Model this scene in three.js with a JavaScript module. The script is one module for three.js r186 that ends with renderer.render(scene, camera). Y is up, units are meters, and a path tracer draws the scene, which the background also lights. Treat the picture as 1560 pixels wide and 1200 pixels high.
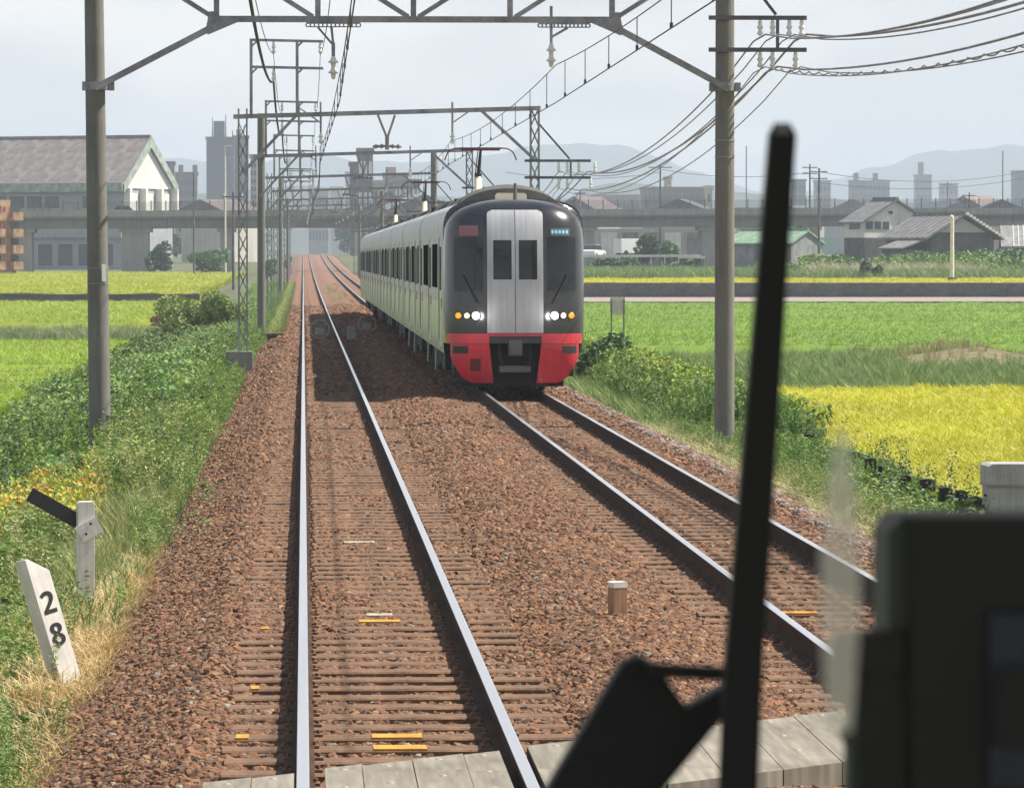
import * as THREE from 'three';
import { mergeGeometries } from 'three/addons/utils/BufferGeometryUtils.js';
import { FontLoader } from 'three/addons/loaders/FontLoader.js';
import { TextGeometry } from 'three/addons/geometries/TextGeometry.js';

// ------------------------------------------------------------------ camera, sky, sun, exposure
const scene = new THREE.Scene();
const FPX = 7200, EYE = 2.6;                                   // focal length in photo pixels, eye height over the rail heads
const camera = new THREE.PerspectiveCamera(2 * Math.atan(600 / FPX) * 180 / Math.PI, 1024 / 787, 0.3, 20000);
camera.position.set(0, EYE, 0);
camera.lookAt(0.04417, EYE - 0.02903, -1);
camera.focus = 75; camera.userData.fStop = 30;
camera.updateMatrixWorld(true);

const renderer = new THREE.WebGLRenderer({ antialias: true });
renderer.toneMapping = THREE.LinearToneMapping;
renderer.toneMappingExposure = 1.95;
renderer.shadowMap.enabled = true;

let seed = 12345;
const rnd = () => { seed |= 0; seed = seed + 0x6D2B79F5 | 0; let t = Math.imul(seed ^ seed >>> 15, 1 | seed); t = t + Math.imul(t ^ t >>> 7, 61 | t) ^ t; return ((t ^ t >>> 14) >>> 0) / 4294967296; };
const rr = (a, b) => a + (b - a) * rnd();
const hash = (x, y, s = 0) => { let h = Math.imul(x | 0, 374761393) + Math.imul(y | 0, 668265263) + Math.imul(s | 0, 2147483647 ^ 1274126177); h = Math.imul(h ^ h >>> 13, 1274126177); return ((h ^ h >>> 16) >>> 0) / 4294967296; };
const sm = (t) => t * t * (3 - 2 * t), clamp = (v, a, b) => Math.min(b, Math.max(a, v)), lerp = (a, b, t) => a + (b - a) * t;
const step = (a, b, v) => sm(clamp((v - a) / (b - a), 0, 1));
function vnoise(x, y, s = 0, wrap = 0) {
  const i = Math.floor(x), j = Math.floor(y), fx = sm(x - i), fy = sm(y - j), w = (k) => wrap ? ((k % wrap) + wrap) % wrap : k;
  return lerp(lerp(hash(w(i), w(j), s), hash(w(i + 1), w(j), s), fx), lerp(hash(w(i), w(j + 1), s), hash(w(i + 1), w(j + 1), s), fx), fy);
}
function fbm(x, y, s = 0, oct = 4, wrap = 0) { let a = 0, k = .5, t = 0; for (let o = 0; o < oct; o++) { a += k * vnoise(x, y, s + o * 17, wrap); t += k; x *= 2; y *= 2; wrap *= 2; k *= .5; } return a / t; }

{ // one hazy daylight sky: milky near the horizon with faint cloud, bluer overhead
  const w = 2048, h = 1024, data = new Float32Array(w * h * 4);
  for (let j = 0; j < h; j++) {
    const e = ((j + .5) / h - .5) * Math.PI, up = Math.max(0, e);
    for (let i = 0; i < w; i++) {
      const t = Math.pow(clamp(up / 1.2, 0, 1), .38);
      let r = lerp(.575, .075, t), g = lerp(.565, .12, t), b = lerp(.535, .21, t);
      const c = fbm(i / w * 96, e * 60 + 40, 3, 4, 96), cc = step(.40, .68, c) * (1 - step(.35, 1.1, up)) * .55;
      r = lerp(r, .68, cc); g = lerp(g, .645, cc); b = lerp(b, .60, cc);
      if (e < 0) { r = .19; g = .20; b = .19; }
      const k = (j * w + i) * 4; data[k] = r; data[k + 1] = g; data[k + 2] = b; data[k + 3] = 1;
    }
  }
  const t = new THREE.DataTexture(data, w, h, THREE.RGBAFormat, THREE.FloatType);
  t.mapping = THREE.EquirectangularReflectionMapping; t.magFilter = THREE.LinearFilter; t.needsUpdate = true;
  scene.background = t; scene.environment = t;
}
const SUN = new THREE.Vector3(2.75, 3.9, -0.42).normalize();
const sun = new THREE.DirectionalLight(new THREE.Color().setRGB(1, .93, .82), 5);
sun.position.copy(SUN).multiplyScalar(400).add(new THREE.Vector3(4, 0, -120));
sun.target.position.set(4, 0, -120); scene.add(sun, sun.target);
sun.castShadow = true; sun.shadow.radius = 1; sun.shadow.mapSize.set(4096, 4096);
Object.assign(sun.shadow.camera, { left: -150, right: 150, top: 150, bottom: -150, near: 1, far: 900 });
scene.fog = new THREE.FogExp2(new THREE.Color().setRGB(.74, .86, 1.0), 0.00025);

// ------------------------------------------------------------------ helpers
const FW = new THREE.Vector3(), RT = new THREE.Vector3(), UPV = new THREE.Vector3();
camera.matrixWorld.extractBasis(RT, UPV, FW); FW.negate();
function W(px, py, d) { // the point at distance d along the line that the photo pixel gives
  const v = FW.clone().addScaledVector(RT, (px - 780) / FPX).addScaledVector(UPV, -(py - 600) / FPX);
  return v.multiplyScalar(-d / v.z).add(camera.position);
}
const V = (x, y, z) => new THREE.Vector3(x, y, z);
const names = new Map();
function numbered(n) { const k = names.get(n) ?? 0; names.set(n, k + 1); return k ? n + '_' + String(k).padStart(3, '0') : n; }
function tag(o, label, category, group) { o.userData.label = label; o.userData.category = category; if (group) o.userData.group = group; return o; }
function thing(name, label, category, pos = [0, 0, 0], group, turn = 0) {
  const g = new THREE.Group(); g.name = numbered(name); g.position.set(...pos); g.rotation.y = turn; scene.add(g);
  return tag(g, label, category, group);
}
function part(parent, name, geo, mat) { const m = new THREE.Mesh(geo, mat); m.name = name; m.castShadow = m.receiveShadow = true; parent.add(m); return m; }
function solo(name, label, category, geo, mat, group) { const m = new THREE.Mesh(geo, mat); m.name = numbered(name); m.castShadow = m.receiveShadow = true; scene.add(m); return tag(m, label, category, group); }
function struct(name, geo, mat) { const m = new THREE.Mesh(geo, mat); m.name = numbered(name); m.receiveShadow = m.castShadow = true; m.userData.kind = 'structure'; scene.add(m); return m; }
function uvBox(g, scale = 1) { // uv in metres from the dominant side of each face
  if (g.index) g = g.toNonIndexed();
  if (!g.attributes.normal) g.computeVertexNormals();
  const p = g.attributes.position, n = p.count, uv = new Float32Array(n * 2), a = V(), b = V(), c = V();
  for (let i = 0; i < n; i += 3) {
    a.fromBufferAttribute(p, i); b.fromBufferAttribute(p, i + 1); c.fromBufferAttribute(p, i + 2);
    const f = b.clone().sub(a).cross(c.clone().sub(a)), ax = Math.abs(f.x), ay = Math.abs(f.y), az = Math.abs(f.z);
    [a, b, c].forEach((q, k) => { const [u, v] = ax >= ay && ax >= az ? [q.z, q.y] : ay >= az ? [q.x, q.z] : [q.x, q.y]; uv[(i + k) * 2] = u * scale; uv[(i + k) * 2 + 1] = v * scale; });
  }
  g.setAttribute('uv', new THREE.BufferAttribute(uv, 2));
  for (const k of Object.keys(g.attributes)) if (!['position', 'normal', 'uv', 'color'].includes(k)) g.deleteAttribute(k);
  return g;
}
const J = (list) => mergeGeometries(list.map((g) => uvBox(g)), false);
function box(x0, x1, y0, y1, z0, z1) { const g = new THREE.BoxGeometry(Math.abs(x1 - x0), Math.abs(y1 - y0), Math.abs(z1 - z0)); g.translate((x0 + x1) / 2, (y0 + y1) / 2, (z0 + z1) / 2); return uvBox(g); }
function bar(a, b, w, h = w) { // box section member between two points
  const d = b.clone().sub(a), g = new THREE.BoxGeometry(w, h, d.length());
  g.applyMatrix4(new THREE.Matrix4().lookAt(a, b, Math.abs(d.y) > d.length() * .98 ? V(0, 0, 1) : V(0, 1, 0))); g.translate((a.x + b.x) / 2, (a.y + b.y) / 2, (a.z + b.z) / 2);
  return uvBox(g);
}
function rod(a, b, r, r2 = r, seg = 8) {
  const d = b.clone().sub(a), g = new THREE.CylinderGeometry(r2, r, d.length(), seg);
  g.applyQuaternion(new THREE.Quaternion().setFromUnitVectors(V(0, 1, 0), d.normalize())); g.translate((a.x + b.x) / 2, (a.y + b.y) / 2, (a.z + b.z) / 2);
  return uvBox(g);
}
function wire(pts, r, n = 24, seg = 5) { return uvBox(new THREE.TubeGeometry(new THREE.CatmullRomCurve3(pts), n, r, seg)); }
function sag(a, b, s, n = 14) { const l = []; for (let i = 0; i <= n; i++) { const t = i / n, p = a.clone().lerp(b, t); p.y -= 4 * s * t * (1 - t); l.push(p); } return l; }
function lathe(prof, x, y, z, seg = 10) { const g = new THREE.LatheGeometry(prof.map(([r, h]) => new THREE.Vector2(r, h)), seg); g.translate(x, y, z); return uvBox(g); }
function prism(pts, depth, bevel = 0) { // polygon in x,y pushed along -z
  const s = new THREE.Shape(pts.map(([x, y]) => new THREE.Vector2(x, y)));
  const g = new THREE.ExtrudeGeometry(s, { depth, bevelEnabled: bevel > 0, bevelSize: bevel, bevelThickness: bevel, bevelSegments: 2, steps: 1 }); g.translate(0, 0, -depth); return uvBox(g);
}
function grid(nu, nv, f) { // surface from f(i/nu, j/nv) -> [x,y,z]
  const P = [], I = []; for (let j = 0; j <= nv; j++) for (let i = 0; i <= nu; i++) P.push(...f(i / nu, j / nv));
  for (let j = 0; j < nv; j++) for (let i = 0; i < nu; i++) { const a = j * (nu + 1) + i, b = a + 1, c = a + nu + 1, d = c + 1; I.push(a, b, d, a, d, c); }
  const g = new THREE.BufferGeometry(); g.setAttribute('position', new THREE.Float32BufferAttribute(P, 3)); g.setIndex(I); g.computeVertexNormals(); return uvBox(g);
}
// ---- textures: only what a surface is made of
function tex(n, f, srgb = true) { // f(u,v) in 0..1, linear rgb or grey
  const d = new Uint8Array(n * n * 4), e = (v) => { v = clamp(v, 0, 1); return 255 * (srgb ? (v <= .0031308 ? v * 12.92 : 1.055 * Math.pow(v, 1 / 2.4) - .055) : v); };
  for (let j = 0; j < n; j++) for (let i = 0; i < n; i++) { const c = f(i / n, j / n), k = (j * n + i) * 4, a = Array.isArray(c) ? c : [c, c, c]; d[k] = e(a[0]); d[k + 1] = e(a[1]); d[k + 2] = e(a[2]); d[k + 3] = 255; }
  const t = new THREE.DataTexture(d, n, n); t.wrapS = t.wrapT = THREE.RepeatWrapping; t.magFilter = THREE.LinearFilter; t.minFilter = THREE.LinearMipmapLinearFilter; t.generateMipmaps = true;
  if (srgb) t.colorSpace = THREE.SRGBColorSpace; t.needsUpdate = true; return t;
}
function rep(t, r, r2 = r) { const c = t.clone(); c.repeat.set(r, r2); c.needsUpdate = true; return c; }
const tMottle = tex(512, (u, v) => { const a = fbm(u * 8, v * 8, 5, 5, 8), b = fbm(u * 64, v * 64, 9, 2, 64); return clamp(.62 + .55 * (a - .5) * 2 * .6 + .5 * (b - .5) * .5, .2, 1); });
const tWeather = tex(512, (u, v) => { const a = fbm(u * 6, v * 6, 21, 5, 6), s = fbm(u * 48, v * 3, 33, 3, 48), b = hash(u * 512, v * 512, 4); return clamp(.80 + .30 * (a - .5) + .26 * (s - .5) + .10 * (b - .5), .2, 1); });
const tBump = tex(512, (u, v) => fbm(u * 32, v * 32, 41, 4, 32), false);
const tWood = tex(512, (u, v) => { const g = fbm(u * 64, v * 4, 51, 4, 64), a = fbm(u * 4, v * 4, 55, 3, 4); return clamp(.62 + .5 * (g - .5) + .35 * (a - .5), .15, 1); });
const lin = (r, g, b) => new THREE.Color().setRGB(r, g, b);
function mat(c, rough = .8, metal = 0, o = {}) {
  const { mscale, tx = tMottle, flat, ...x } = o;
  return new THREE.MeshPhysicalMaterial({ color: Array.isArray(c) ? lin(...c) : c, roughness: rough, metalness: metal, ...(flat ? {} : { map: mscale ? rep(tx, mscale) : tx }), ...x });
}
const tW3 = rep(tWeather, .4), tM3 = rep(tMottle, .35);
const M = {
  concrete: mat([.30, .29, .275], .9, 0, { map: tW3, bumpMap: tBump, bumpScale: .004 }),
  pole: mat([.195, .188, .170], .9, 0, { map: tW3, bumpMap: tBump, bumpScale: .003 }),
  galv: mat([.40, .39, .43], .7, 0, { map: tM3 }),
  steelDark: mat([.16, .15, .17], .7, 0, { map: tM3 }),
  lattice: mat([.38, .41, .39], .7, 0, { map: tM3 }),
  porcelain: mat([.66, .66, .64], .3, 0, { flat: 1 }),
  wire: mat([.07, .065, .075], .6, .2, { flat: 1 }),
  cable: mat([.045, .043, .05], .65, 0, { flat: 1 }),
  rust: mat([.085, .052, .036], .95, 0, { map: tM3, specularIntensity: .3 }),
  clip: mat([.16, .095, .065], .9, 0, { flat: 1 }),
  bolt: mat([.30, .27, .23], .8, .1, { flat: 1 }),
  railTop: mat([.88, .88, .90], .28, 1, { flat: 1 }),
  sleeper: mat([.225, .128, .074], .95, 0, { map: rep(tMottle, 1.2), bumpMap: tBump, bumpScale: .006 }),
  yellow: mat([.75, .36, .035], .8, 0, { map: rep(tMottle, 2) }),
  whiteMark: mat([.55, .48, .38], .85, 0, { map: rep(tMottle, 2) }),
  plank: mat([.29, .262, .21], .9, 0, { map: rep(tWood, .5), bumpMap: rep(tWood, .5), bumpScale: .004 }),
  whitePost: mat([.80, .765, .71], .75, 0, { map: rep(tWeather, 1) }),
  black: mat([.012, .012, .013], .55, 0, { flat: 1 }),
  ink: mat([.015, .015, .017], .8, 0, { flat: 1 }),
};

// ------------------------------------------------------------------ land form
const rise = (d) => d < 150 ? 0 : d < 950 ? 1.5 * ((d - 150) / 550) ** 2 : 3.17 + (1 - Math.exp(-(d - 950) / 500)) * 1.5;
const TL = .56, TR = 4.04, GA = .565;                            // track centres, half the distance of the rails
function ballastY(x, d) {
  let y = -.195;
  if (x < -.62) y = lerp(-.185, -.62, clamp((-.62 - x) / 1.15, 0, 1)); else if (x > 5.35) y = lerp(-.17, -.66, clamp((x - 5.35) / 1.25, 0, 1));
  else if (x > 1.55 && x < 3.05) y = -.195 + .09 * Math.sin((x - 1.55) / 1.5 * Math.PI);
  return y + (fbm(x * 1.1 + 20, d * .8, 7, 3) - .5) * .07 + rise(d);
}
function sideY(x, d) { // level of the land on either side of the line
  const base = -1.45 + rise(d);
  if (x < 2) return d < 346 ? base : d < 620 ? lerp(-.55, .40, (d - 346) / 274) : .40 + rise(d) - rise(620);
  return d < 335 ? base : d < 364 ? lerp(base, -.80, step(335, 338, d)) : d < 620 ? lerp(.2, .62, (d - 364) / 256) : .62 + rise(d) - rise(620);
}
function groundY(x, d) {
  let y = -.72 + rise(d);
  if (x < -1.5) y = lerp(-.60 + rise(d), sideY(x, d), step(-1.5, -6.2, x)); else if (x > 6.3) y = lerp(-.62 + rise(d), sideY(x, d), step(6.3, 10.2, x));
  y += (fbm(x * .35 + 50, d * .2, 11, 3) - .5) * .25 * (x < -2 || x > 7 ? 1 : .15) * (1 - .8 * step(320, 335, d));
  if (x > 14 && d > 145 && d < 200) y += .95 * Math.exp(-(((x - 23.8) / 2.3) ** 2) - (((d - 172) / 7) ** 2)); // the earth mound in the field
  return y;
}
{
  const xs = [], ds = []; for (let x = -14; x <= 16; x += .5) xs.push(x);
  for (let x = 18, s = 3; x < 3200; x += s, s *= 1.22) { xs.push(x); xs.unshift(-x); }
  for (let d = -30, s = 3; d < 8600; d += s) { ds.push(d); if (d > 620) s *= 1.06; }
  const P = [], C = [], U = [], I = [], nx = xs.length;
  for (const d of ds) for (const x of xs) {
    P.push(x, groundY(x, d), -d); U.push(x, d);
    const n = fbm(x * .5, d * .3, 61, 3), g = fbm(x * .13 + 9, d * .08, 67, 3);
    let c = [lerp(.10, .17, n), lerp(.135, .17, n), lerp(.045, .075, n)];
    if (x > -2.2 && x < 7) c = [.17, .11, .075];
    if (x > 20.8 && x < 26.8 && d > 162 && d < 181) c = [lerp(.14, .38, g), lerp(.16, .27, g), lerp(.05, .16, g)];
    if (x < -6 && d > 190 && d < 244) { const q = step(.44, .56, fbm(x * .3, d * .12, 71, 3)); c = [lerp(.12, .36, q), lerp(.2, .28, q), lerp(.05, .17, q)]; }
    C.push(...c);
  }
  for (let j = 0; j < ds.length - 1; j++) for (let i = 0; i < nx - 1; i++) { const a = j * nx + i, b = a + 1, c = a + nx, e = c + 1; I.push(a, b, e, a, e, c); }
  const g = new THREE.BufferGeometry(); g.setAttribute('position', new THREE.Float32BufferAttribute(P, 3)); g.setAttribute('color', new THREE.Float32BufferAttribute(C, 3)); g.setAttribute('uv', new THREE.Float32BufferAttribute(U, 2)); g.setIndex(I); g.computeVertexNormals();
  struct('ground', g, new THREE.MeshStandardMaterial({ vertexColors: true, roughness: 1, map: rep(tMottle, .3), bumpMap: rep(tBump, .3), bumpScale: .05 }));
}
// ballast bed: rusty crushed stone
const tStone = tex(1024, (u, v) => { // broken stones of many rusty tones, cell by cell
  const N = 40, x = u * N, y = v * N; let b1 = 9, b2 = 9, id = 0;
  for (let j = -1; j <= 1; j++) for (let i = -1; i <= 1; i++) { const cx = Math.floor(x) + i, cy = Math.floor(y) + j, wx = (cx + N) % N, wy = (cy + N) % N, dx = cx + hash(wx, wy, 1) - x, dy = cy + hash(wx, wy, 2) - y, q = dx * dx + dy * dy; if (q < b1) { b2 = b1; b1 = q; id = hash(wx, wy, 3); } else if (q < b2) b2 = q; }
  const k = .48 + .65 * id, t = hash(id * 9999, 3, 7), n = .8 + .4 * fbm(u * 160, v * 160, 3, 2, 160);
  return [(.21 + .05 * t) * k * n, (.105 + .035 * t) * k * n, (.062 + .04 * t * t) * k * n];
});
const ballastMat = new THREE.MeshStandardMaterial({ map: rep(tStone, .5), roughness: 1, bumpMap: rep(tBump, 2), bumpScale: .03 });
{
  const xs = []; for (let x = -1.85; x <= 6.75; x += .1) xs.push(x);
  const ds = []; for (let d = 12, s = .12; d < 950; d += s) { ds.push(d); if (d > 45) s *= 1.03; }
  const P = [], U = [], I = [], nx = xs.length;
  for (const d of ds) for (const x of xs) { const e = x < -1.7 || x > 6.6 ? -.2 : 0; P.push(x, ballastY(x, d) + e, -d); U.push(x, d); }
  for (let j = 0; j < ds.length - 1; j++) for (let i = 0; i < nx - 1; i++) { const a = j * nx + i, b = a + 1, c = a + nx, e = c + 1; I.push(a, b, e, a, e, c); }
  const g = new THREE.BufferGeometry(); g.setAttribute('position', new THREE.Float32BufferAttribute(P, 3)); g.setAttribute('uv', new THREE.Float32BufferAttribute(U, 2)); g.setIndex(I); g.computeVertexNormals();
  struct('ballast_bed', g, ballastMat);
}
// ------------------------------------------------------------------ instanced stuff
function stuff(name, label, category, geo, mt, list) { // list of [x,y,z,scale,turn,tilt,r,g,b,(sy)]
  const m = new THREE.InstancedMesh(geo, mt, list.length), q = new THREE.Quaternion(), e = new THREE.Euler(), mx = new THREE.Matrix4(), c = new THREE.Color();
  list.forEach((a, i) => { e.set(a[5], a[4], a[5] * .7, 'YXZ'); q.setFromEuler(e); const sy = a[9] ?? 1; mx.compose(V(a[0], a[1], a[2]), q, V(a[3], a[3] * sy, a[3])); m.setMatrixAt(i, mx); m.setColorAt(i, c.setRGB(a[6], a[7], a[8])); });
  m.name = numbered(name); m.castShadow = m.receiveShadow = true; m.userData.kind = 'stuff'; tag(m, label, category); scene.add(m); return m;
}
function stoneGeo(s) { const g = new THREE.IcosahedronGeometry(1, 0), p = g.attributes.position; for (let i = 0; i < p.count; i++) { const h = .7 + .6 * hash(Math.round(p.getX(i) * 50), Math.round(p.getY(i) * 50) + Math.round(p.getZ(i) * 77), s); p.setXYZ(i, p.getX(i) * h * 1.15, p.getY(i) * h * .8, p.getZ(i) * h); } g.computeVertexNormals(); return g; }
const SLP = .62, S0 = 22.2;                                       // sleeper spacing, first sleeper
{
  const lists = [[], [], []];
  const put = (x, d, k) => {
    for (const tc of [TL, TR]) {
      const u = Math.abs(x - tc); if (Math.abs(u - GA) < .085) return;
      if (u < .97 && d < 140) { const f = (((d - S0) / SLP) % 1 + 1) % 1, off = Math.min(f, 1 - f) * SLP; if (off < .115 && rnd() < (u < GA ? .82 : .76) - .30 * step(.45, .7, fbm(x * 1.2, d * .25, 88, 2))) return; }
    }
    if (x > -.55 && x < 3.3 && Math.abs(d - (22.7 + x)) < 1.45) return;
    const s = rr(.015, .033) * k, t = rnd(), w = .36 + .68 * rnd(); const y = ballastY(x, d);
    let c = t < .62 ? [.225, .108, .056] : t < .86 ? [.185, .108, .07] : t < .98 ? [.27, .165, .085] : [.25, .22, .18];
    if (x > 5.3 && rnd() < .45) c = [.27, .235, .215];
    const l = lists[Math.floor(rnd() * 3)]; l.push([x, y + s * rr(-.25, .45), -d, s, rr(0, 6.3), rr(-.6, .6), c[0] * w, c[1] * w, c[2] * w]);
  };
  const zone = (d0, d1, per, k) => { const n = (d1 - d0) * 8.3 * per; for (let i = 0; i < n; i++) put(rr(-1.75, 6.55), rr(d0, d1), k); };
  zone(21.5, 40, 800, 1); zone(40, 62, 480, 1.15); zone(62, 95, 240, 1.45); zone(95, 150, 100, 1.9); zone(150, 260, 30, 2.8);
  const sm0 = new THREE.MeshStandardMaterial({ roughness: .95 });
  lists.forEach((l, i) => { const m = stuff('ballast_stones', ['rusty brown crushed stone spread over the whole track bed', 'reddish angular gravel lying between and beside the sleepers', 'mixed brown and grey gravel heaped along the rails'][i], 'gravel', stoneGeo(i + 1), sm0, l); });
}
// ------------------------------------------------------------------ the two tracks
function sweep(prof, ds, xc) { // profile in x,y swept along the line, following the gradient
  const P = [], I = [], n = prof.length; for (const d of ds) for (const [x, y] of prof) P.push(xc + x, y + rise(d), -d);
  for (let j = 0; j < ds.length - 1; j++) for (let i = 0; i < n; i++) { const a = j * n + i, b = j * n + (i + 1) % n, c = a + n, e = b + n; I.push(a, c, e, a, e, b); }
  const g = new THREE.BufferGeometry(); g.setAttribute('position', new THREE.Float32BufferAttribute(P, 3)); g.setIndex(I); const q = g.toNonIndexed(); q.computeVertexNormals(); return uvBox(q);
}
const lineD = []; for (let d = 10; d <= 950; d += d < 150 ? 5 : 20) lineD.push(d);
const railProf = [[-.0625, -.153], [.0625, -.153], [.0625, -.142], [.01, -.128], [.009, -.045], [.0325, -.035], [.0325, -.004], [.027, 0], [-.027, 0], [-.0325, -.004], [-.0325, -.035], [-.009, -.045], [-.01, -.128], [-.0625, -.142]];
const headProf = [[-.0315, .0005], [.0315, .0005], [.026, .003], [-.026, .003]];
const sleeperGeo = (() => { const g = prism([[-.14, -.17], [.14, -.17], [.12, -.012], [.105, 0], [-.105, 0], [-.12, -.012]], 2.0); g.translate(0, 0, 1); g.rotateY(Math.PI / 2); return uvBox(g); })();
const clipGeo = J([box(-.024, .024, -.006, .014, -.045, .045), rod(V(0, .012, 0), V(0, .036, 0), .013, .013, 6)]);
const markGeo = box(-.125, .125, -.03, .004, -.105, .112);
function track(label, xc, nS, nC, marks) {
  const t = thing('railway_track', label, 'railway track', [xc, 0, 0]);
  for (const s of [-1, 1]) { const r = part(t, 'rail', sweep(railProf, lineD, s * GA), M.rust); part(r, 'running_surface', sweep(headProf, lineD, s * GA), M.railTop); }
  for (let i = 0; i < nS; i++) {
    const d = S0 + i * SLP, s = part(t, 'sleeper', sleeperGeo, M.sleeper); s.position.set(rr(-.02, .02), -.162 + rise(d) + rr(-.004, .004), -d); s.rotation.y = rr(-.012, .012);
    if (i < nC) for (const u of [-GA - .085, -GA + .085, GA - .085, GA + .085]) { const c = part(s, 'rail_clip', clipGeo, M.clip); c.position.set(u, .003, 0); }
    for (const [k, x, m, w] of marks) if (k === i) { const q = part(s, 'paint_mark', markGeo, m); q.position.set(x - xc, .001, 0); q.scale.set(w, 1, 1); }
  }
  return t;
}
const iD = (d) => Math.round((d - S0) / SLP);
const yM = M.yellow;
track('rusty railway track with bare shiny rails running under the empty line', TL, 200, 90, [[iD(27.2), .53, yM, 1.15], [iD(27.2) - 1, .56, yM, 1.2], [iD(35.9), .56, yM, 1.25], [iD(35.9) + 1, .57, M.whiteMark, .8], [iD(46.0), .52, M.whiteMark, 1.2], [iD(30.4), -.3, yM, .22], [iD(27), -.36, yM, .3], [iD(35), -.3, yM, .25]]);
track('rusty railway track carrying the oncoming red and white train', TR, 150, 70, [[iD(36.6), 3.83, yM, 1.1]]);
// ------------------------------------------------------------------ timber crossing across the near track
{
  const t = thing('timber_crossing', 'pale grey board crossing laid skew between and beside the rails', 'crossing', [0, 0, 0]);
  const rows = [[-.50, -.265], [-.26, -.05], [.107, .295], [.30, .56], [.565, .835], [.84, 1.035], [1.19, 1.50], [1.505, 1.80], [1.805, 2.12], [2.125, 2.44], [2.445, 2.78], [2.785, 3.10], [3.60, 3.83], [3.835, 4.1], [4.105, 4.48]];
  for (const [a, b] of rows) {
    const y1 = -.012 + rr(-.004, .004), f = (x) => 23.95 + 1.0 * x, n = (x) => 21.5 + 1.0 * x, e = rr(-.03, .03);
    const P = []; for (const y of [y1 - .12, y1]) for (const [x, d] of [[a, n(a) + e], [b, n(b) + e], [b, f(b) + e], [a, f(a) + e]]) P.push(x, y, -d);
    const g = new THREE.BufferGeometry(); g.setAttribute('position', new THREE.Float32BufferAttribute(P, 3)); g.setIndex([4, 5, 6, 4, 6, 7, 0, 2, 1, 0, 3, 2, 0, 1, 5, 0, 5, 4, 1, 2, 6, 1, 6, 5, 2, 3, 7, 2, 7, 6, 3, 0, 4, 3, 4, 7]);
    const q = g.toNonIndexed(); q.computeVertexNormals(); const p = part(t, 'plank', uvBox(q), M.plank);
    const c = (a + b) / 2; for (const dd of [.17, .95, 1.7]) part(p, 'bolt_head', rod(V(c, y1, -(f(c) - dd)), V(c, y1 + .006, -(f(c) - dd)), .02, .014, 8), M.bolt);
  }
}
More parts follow.
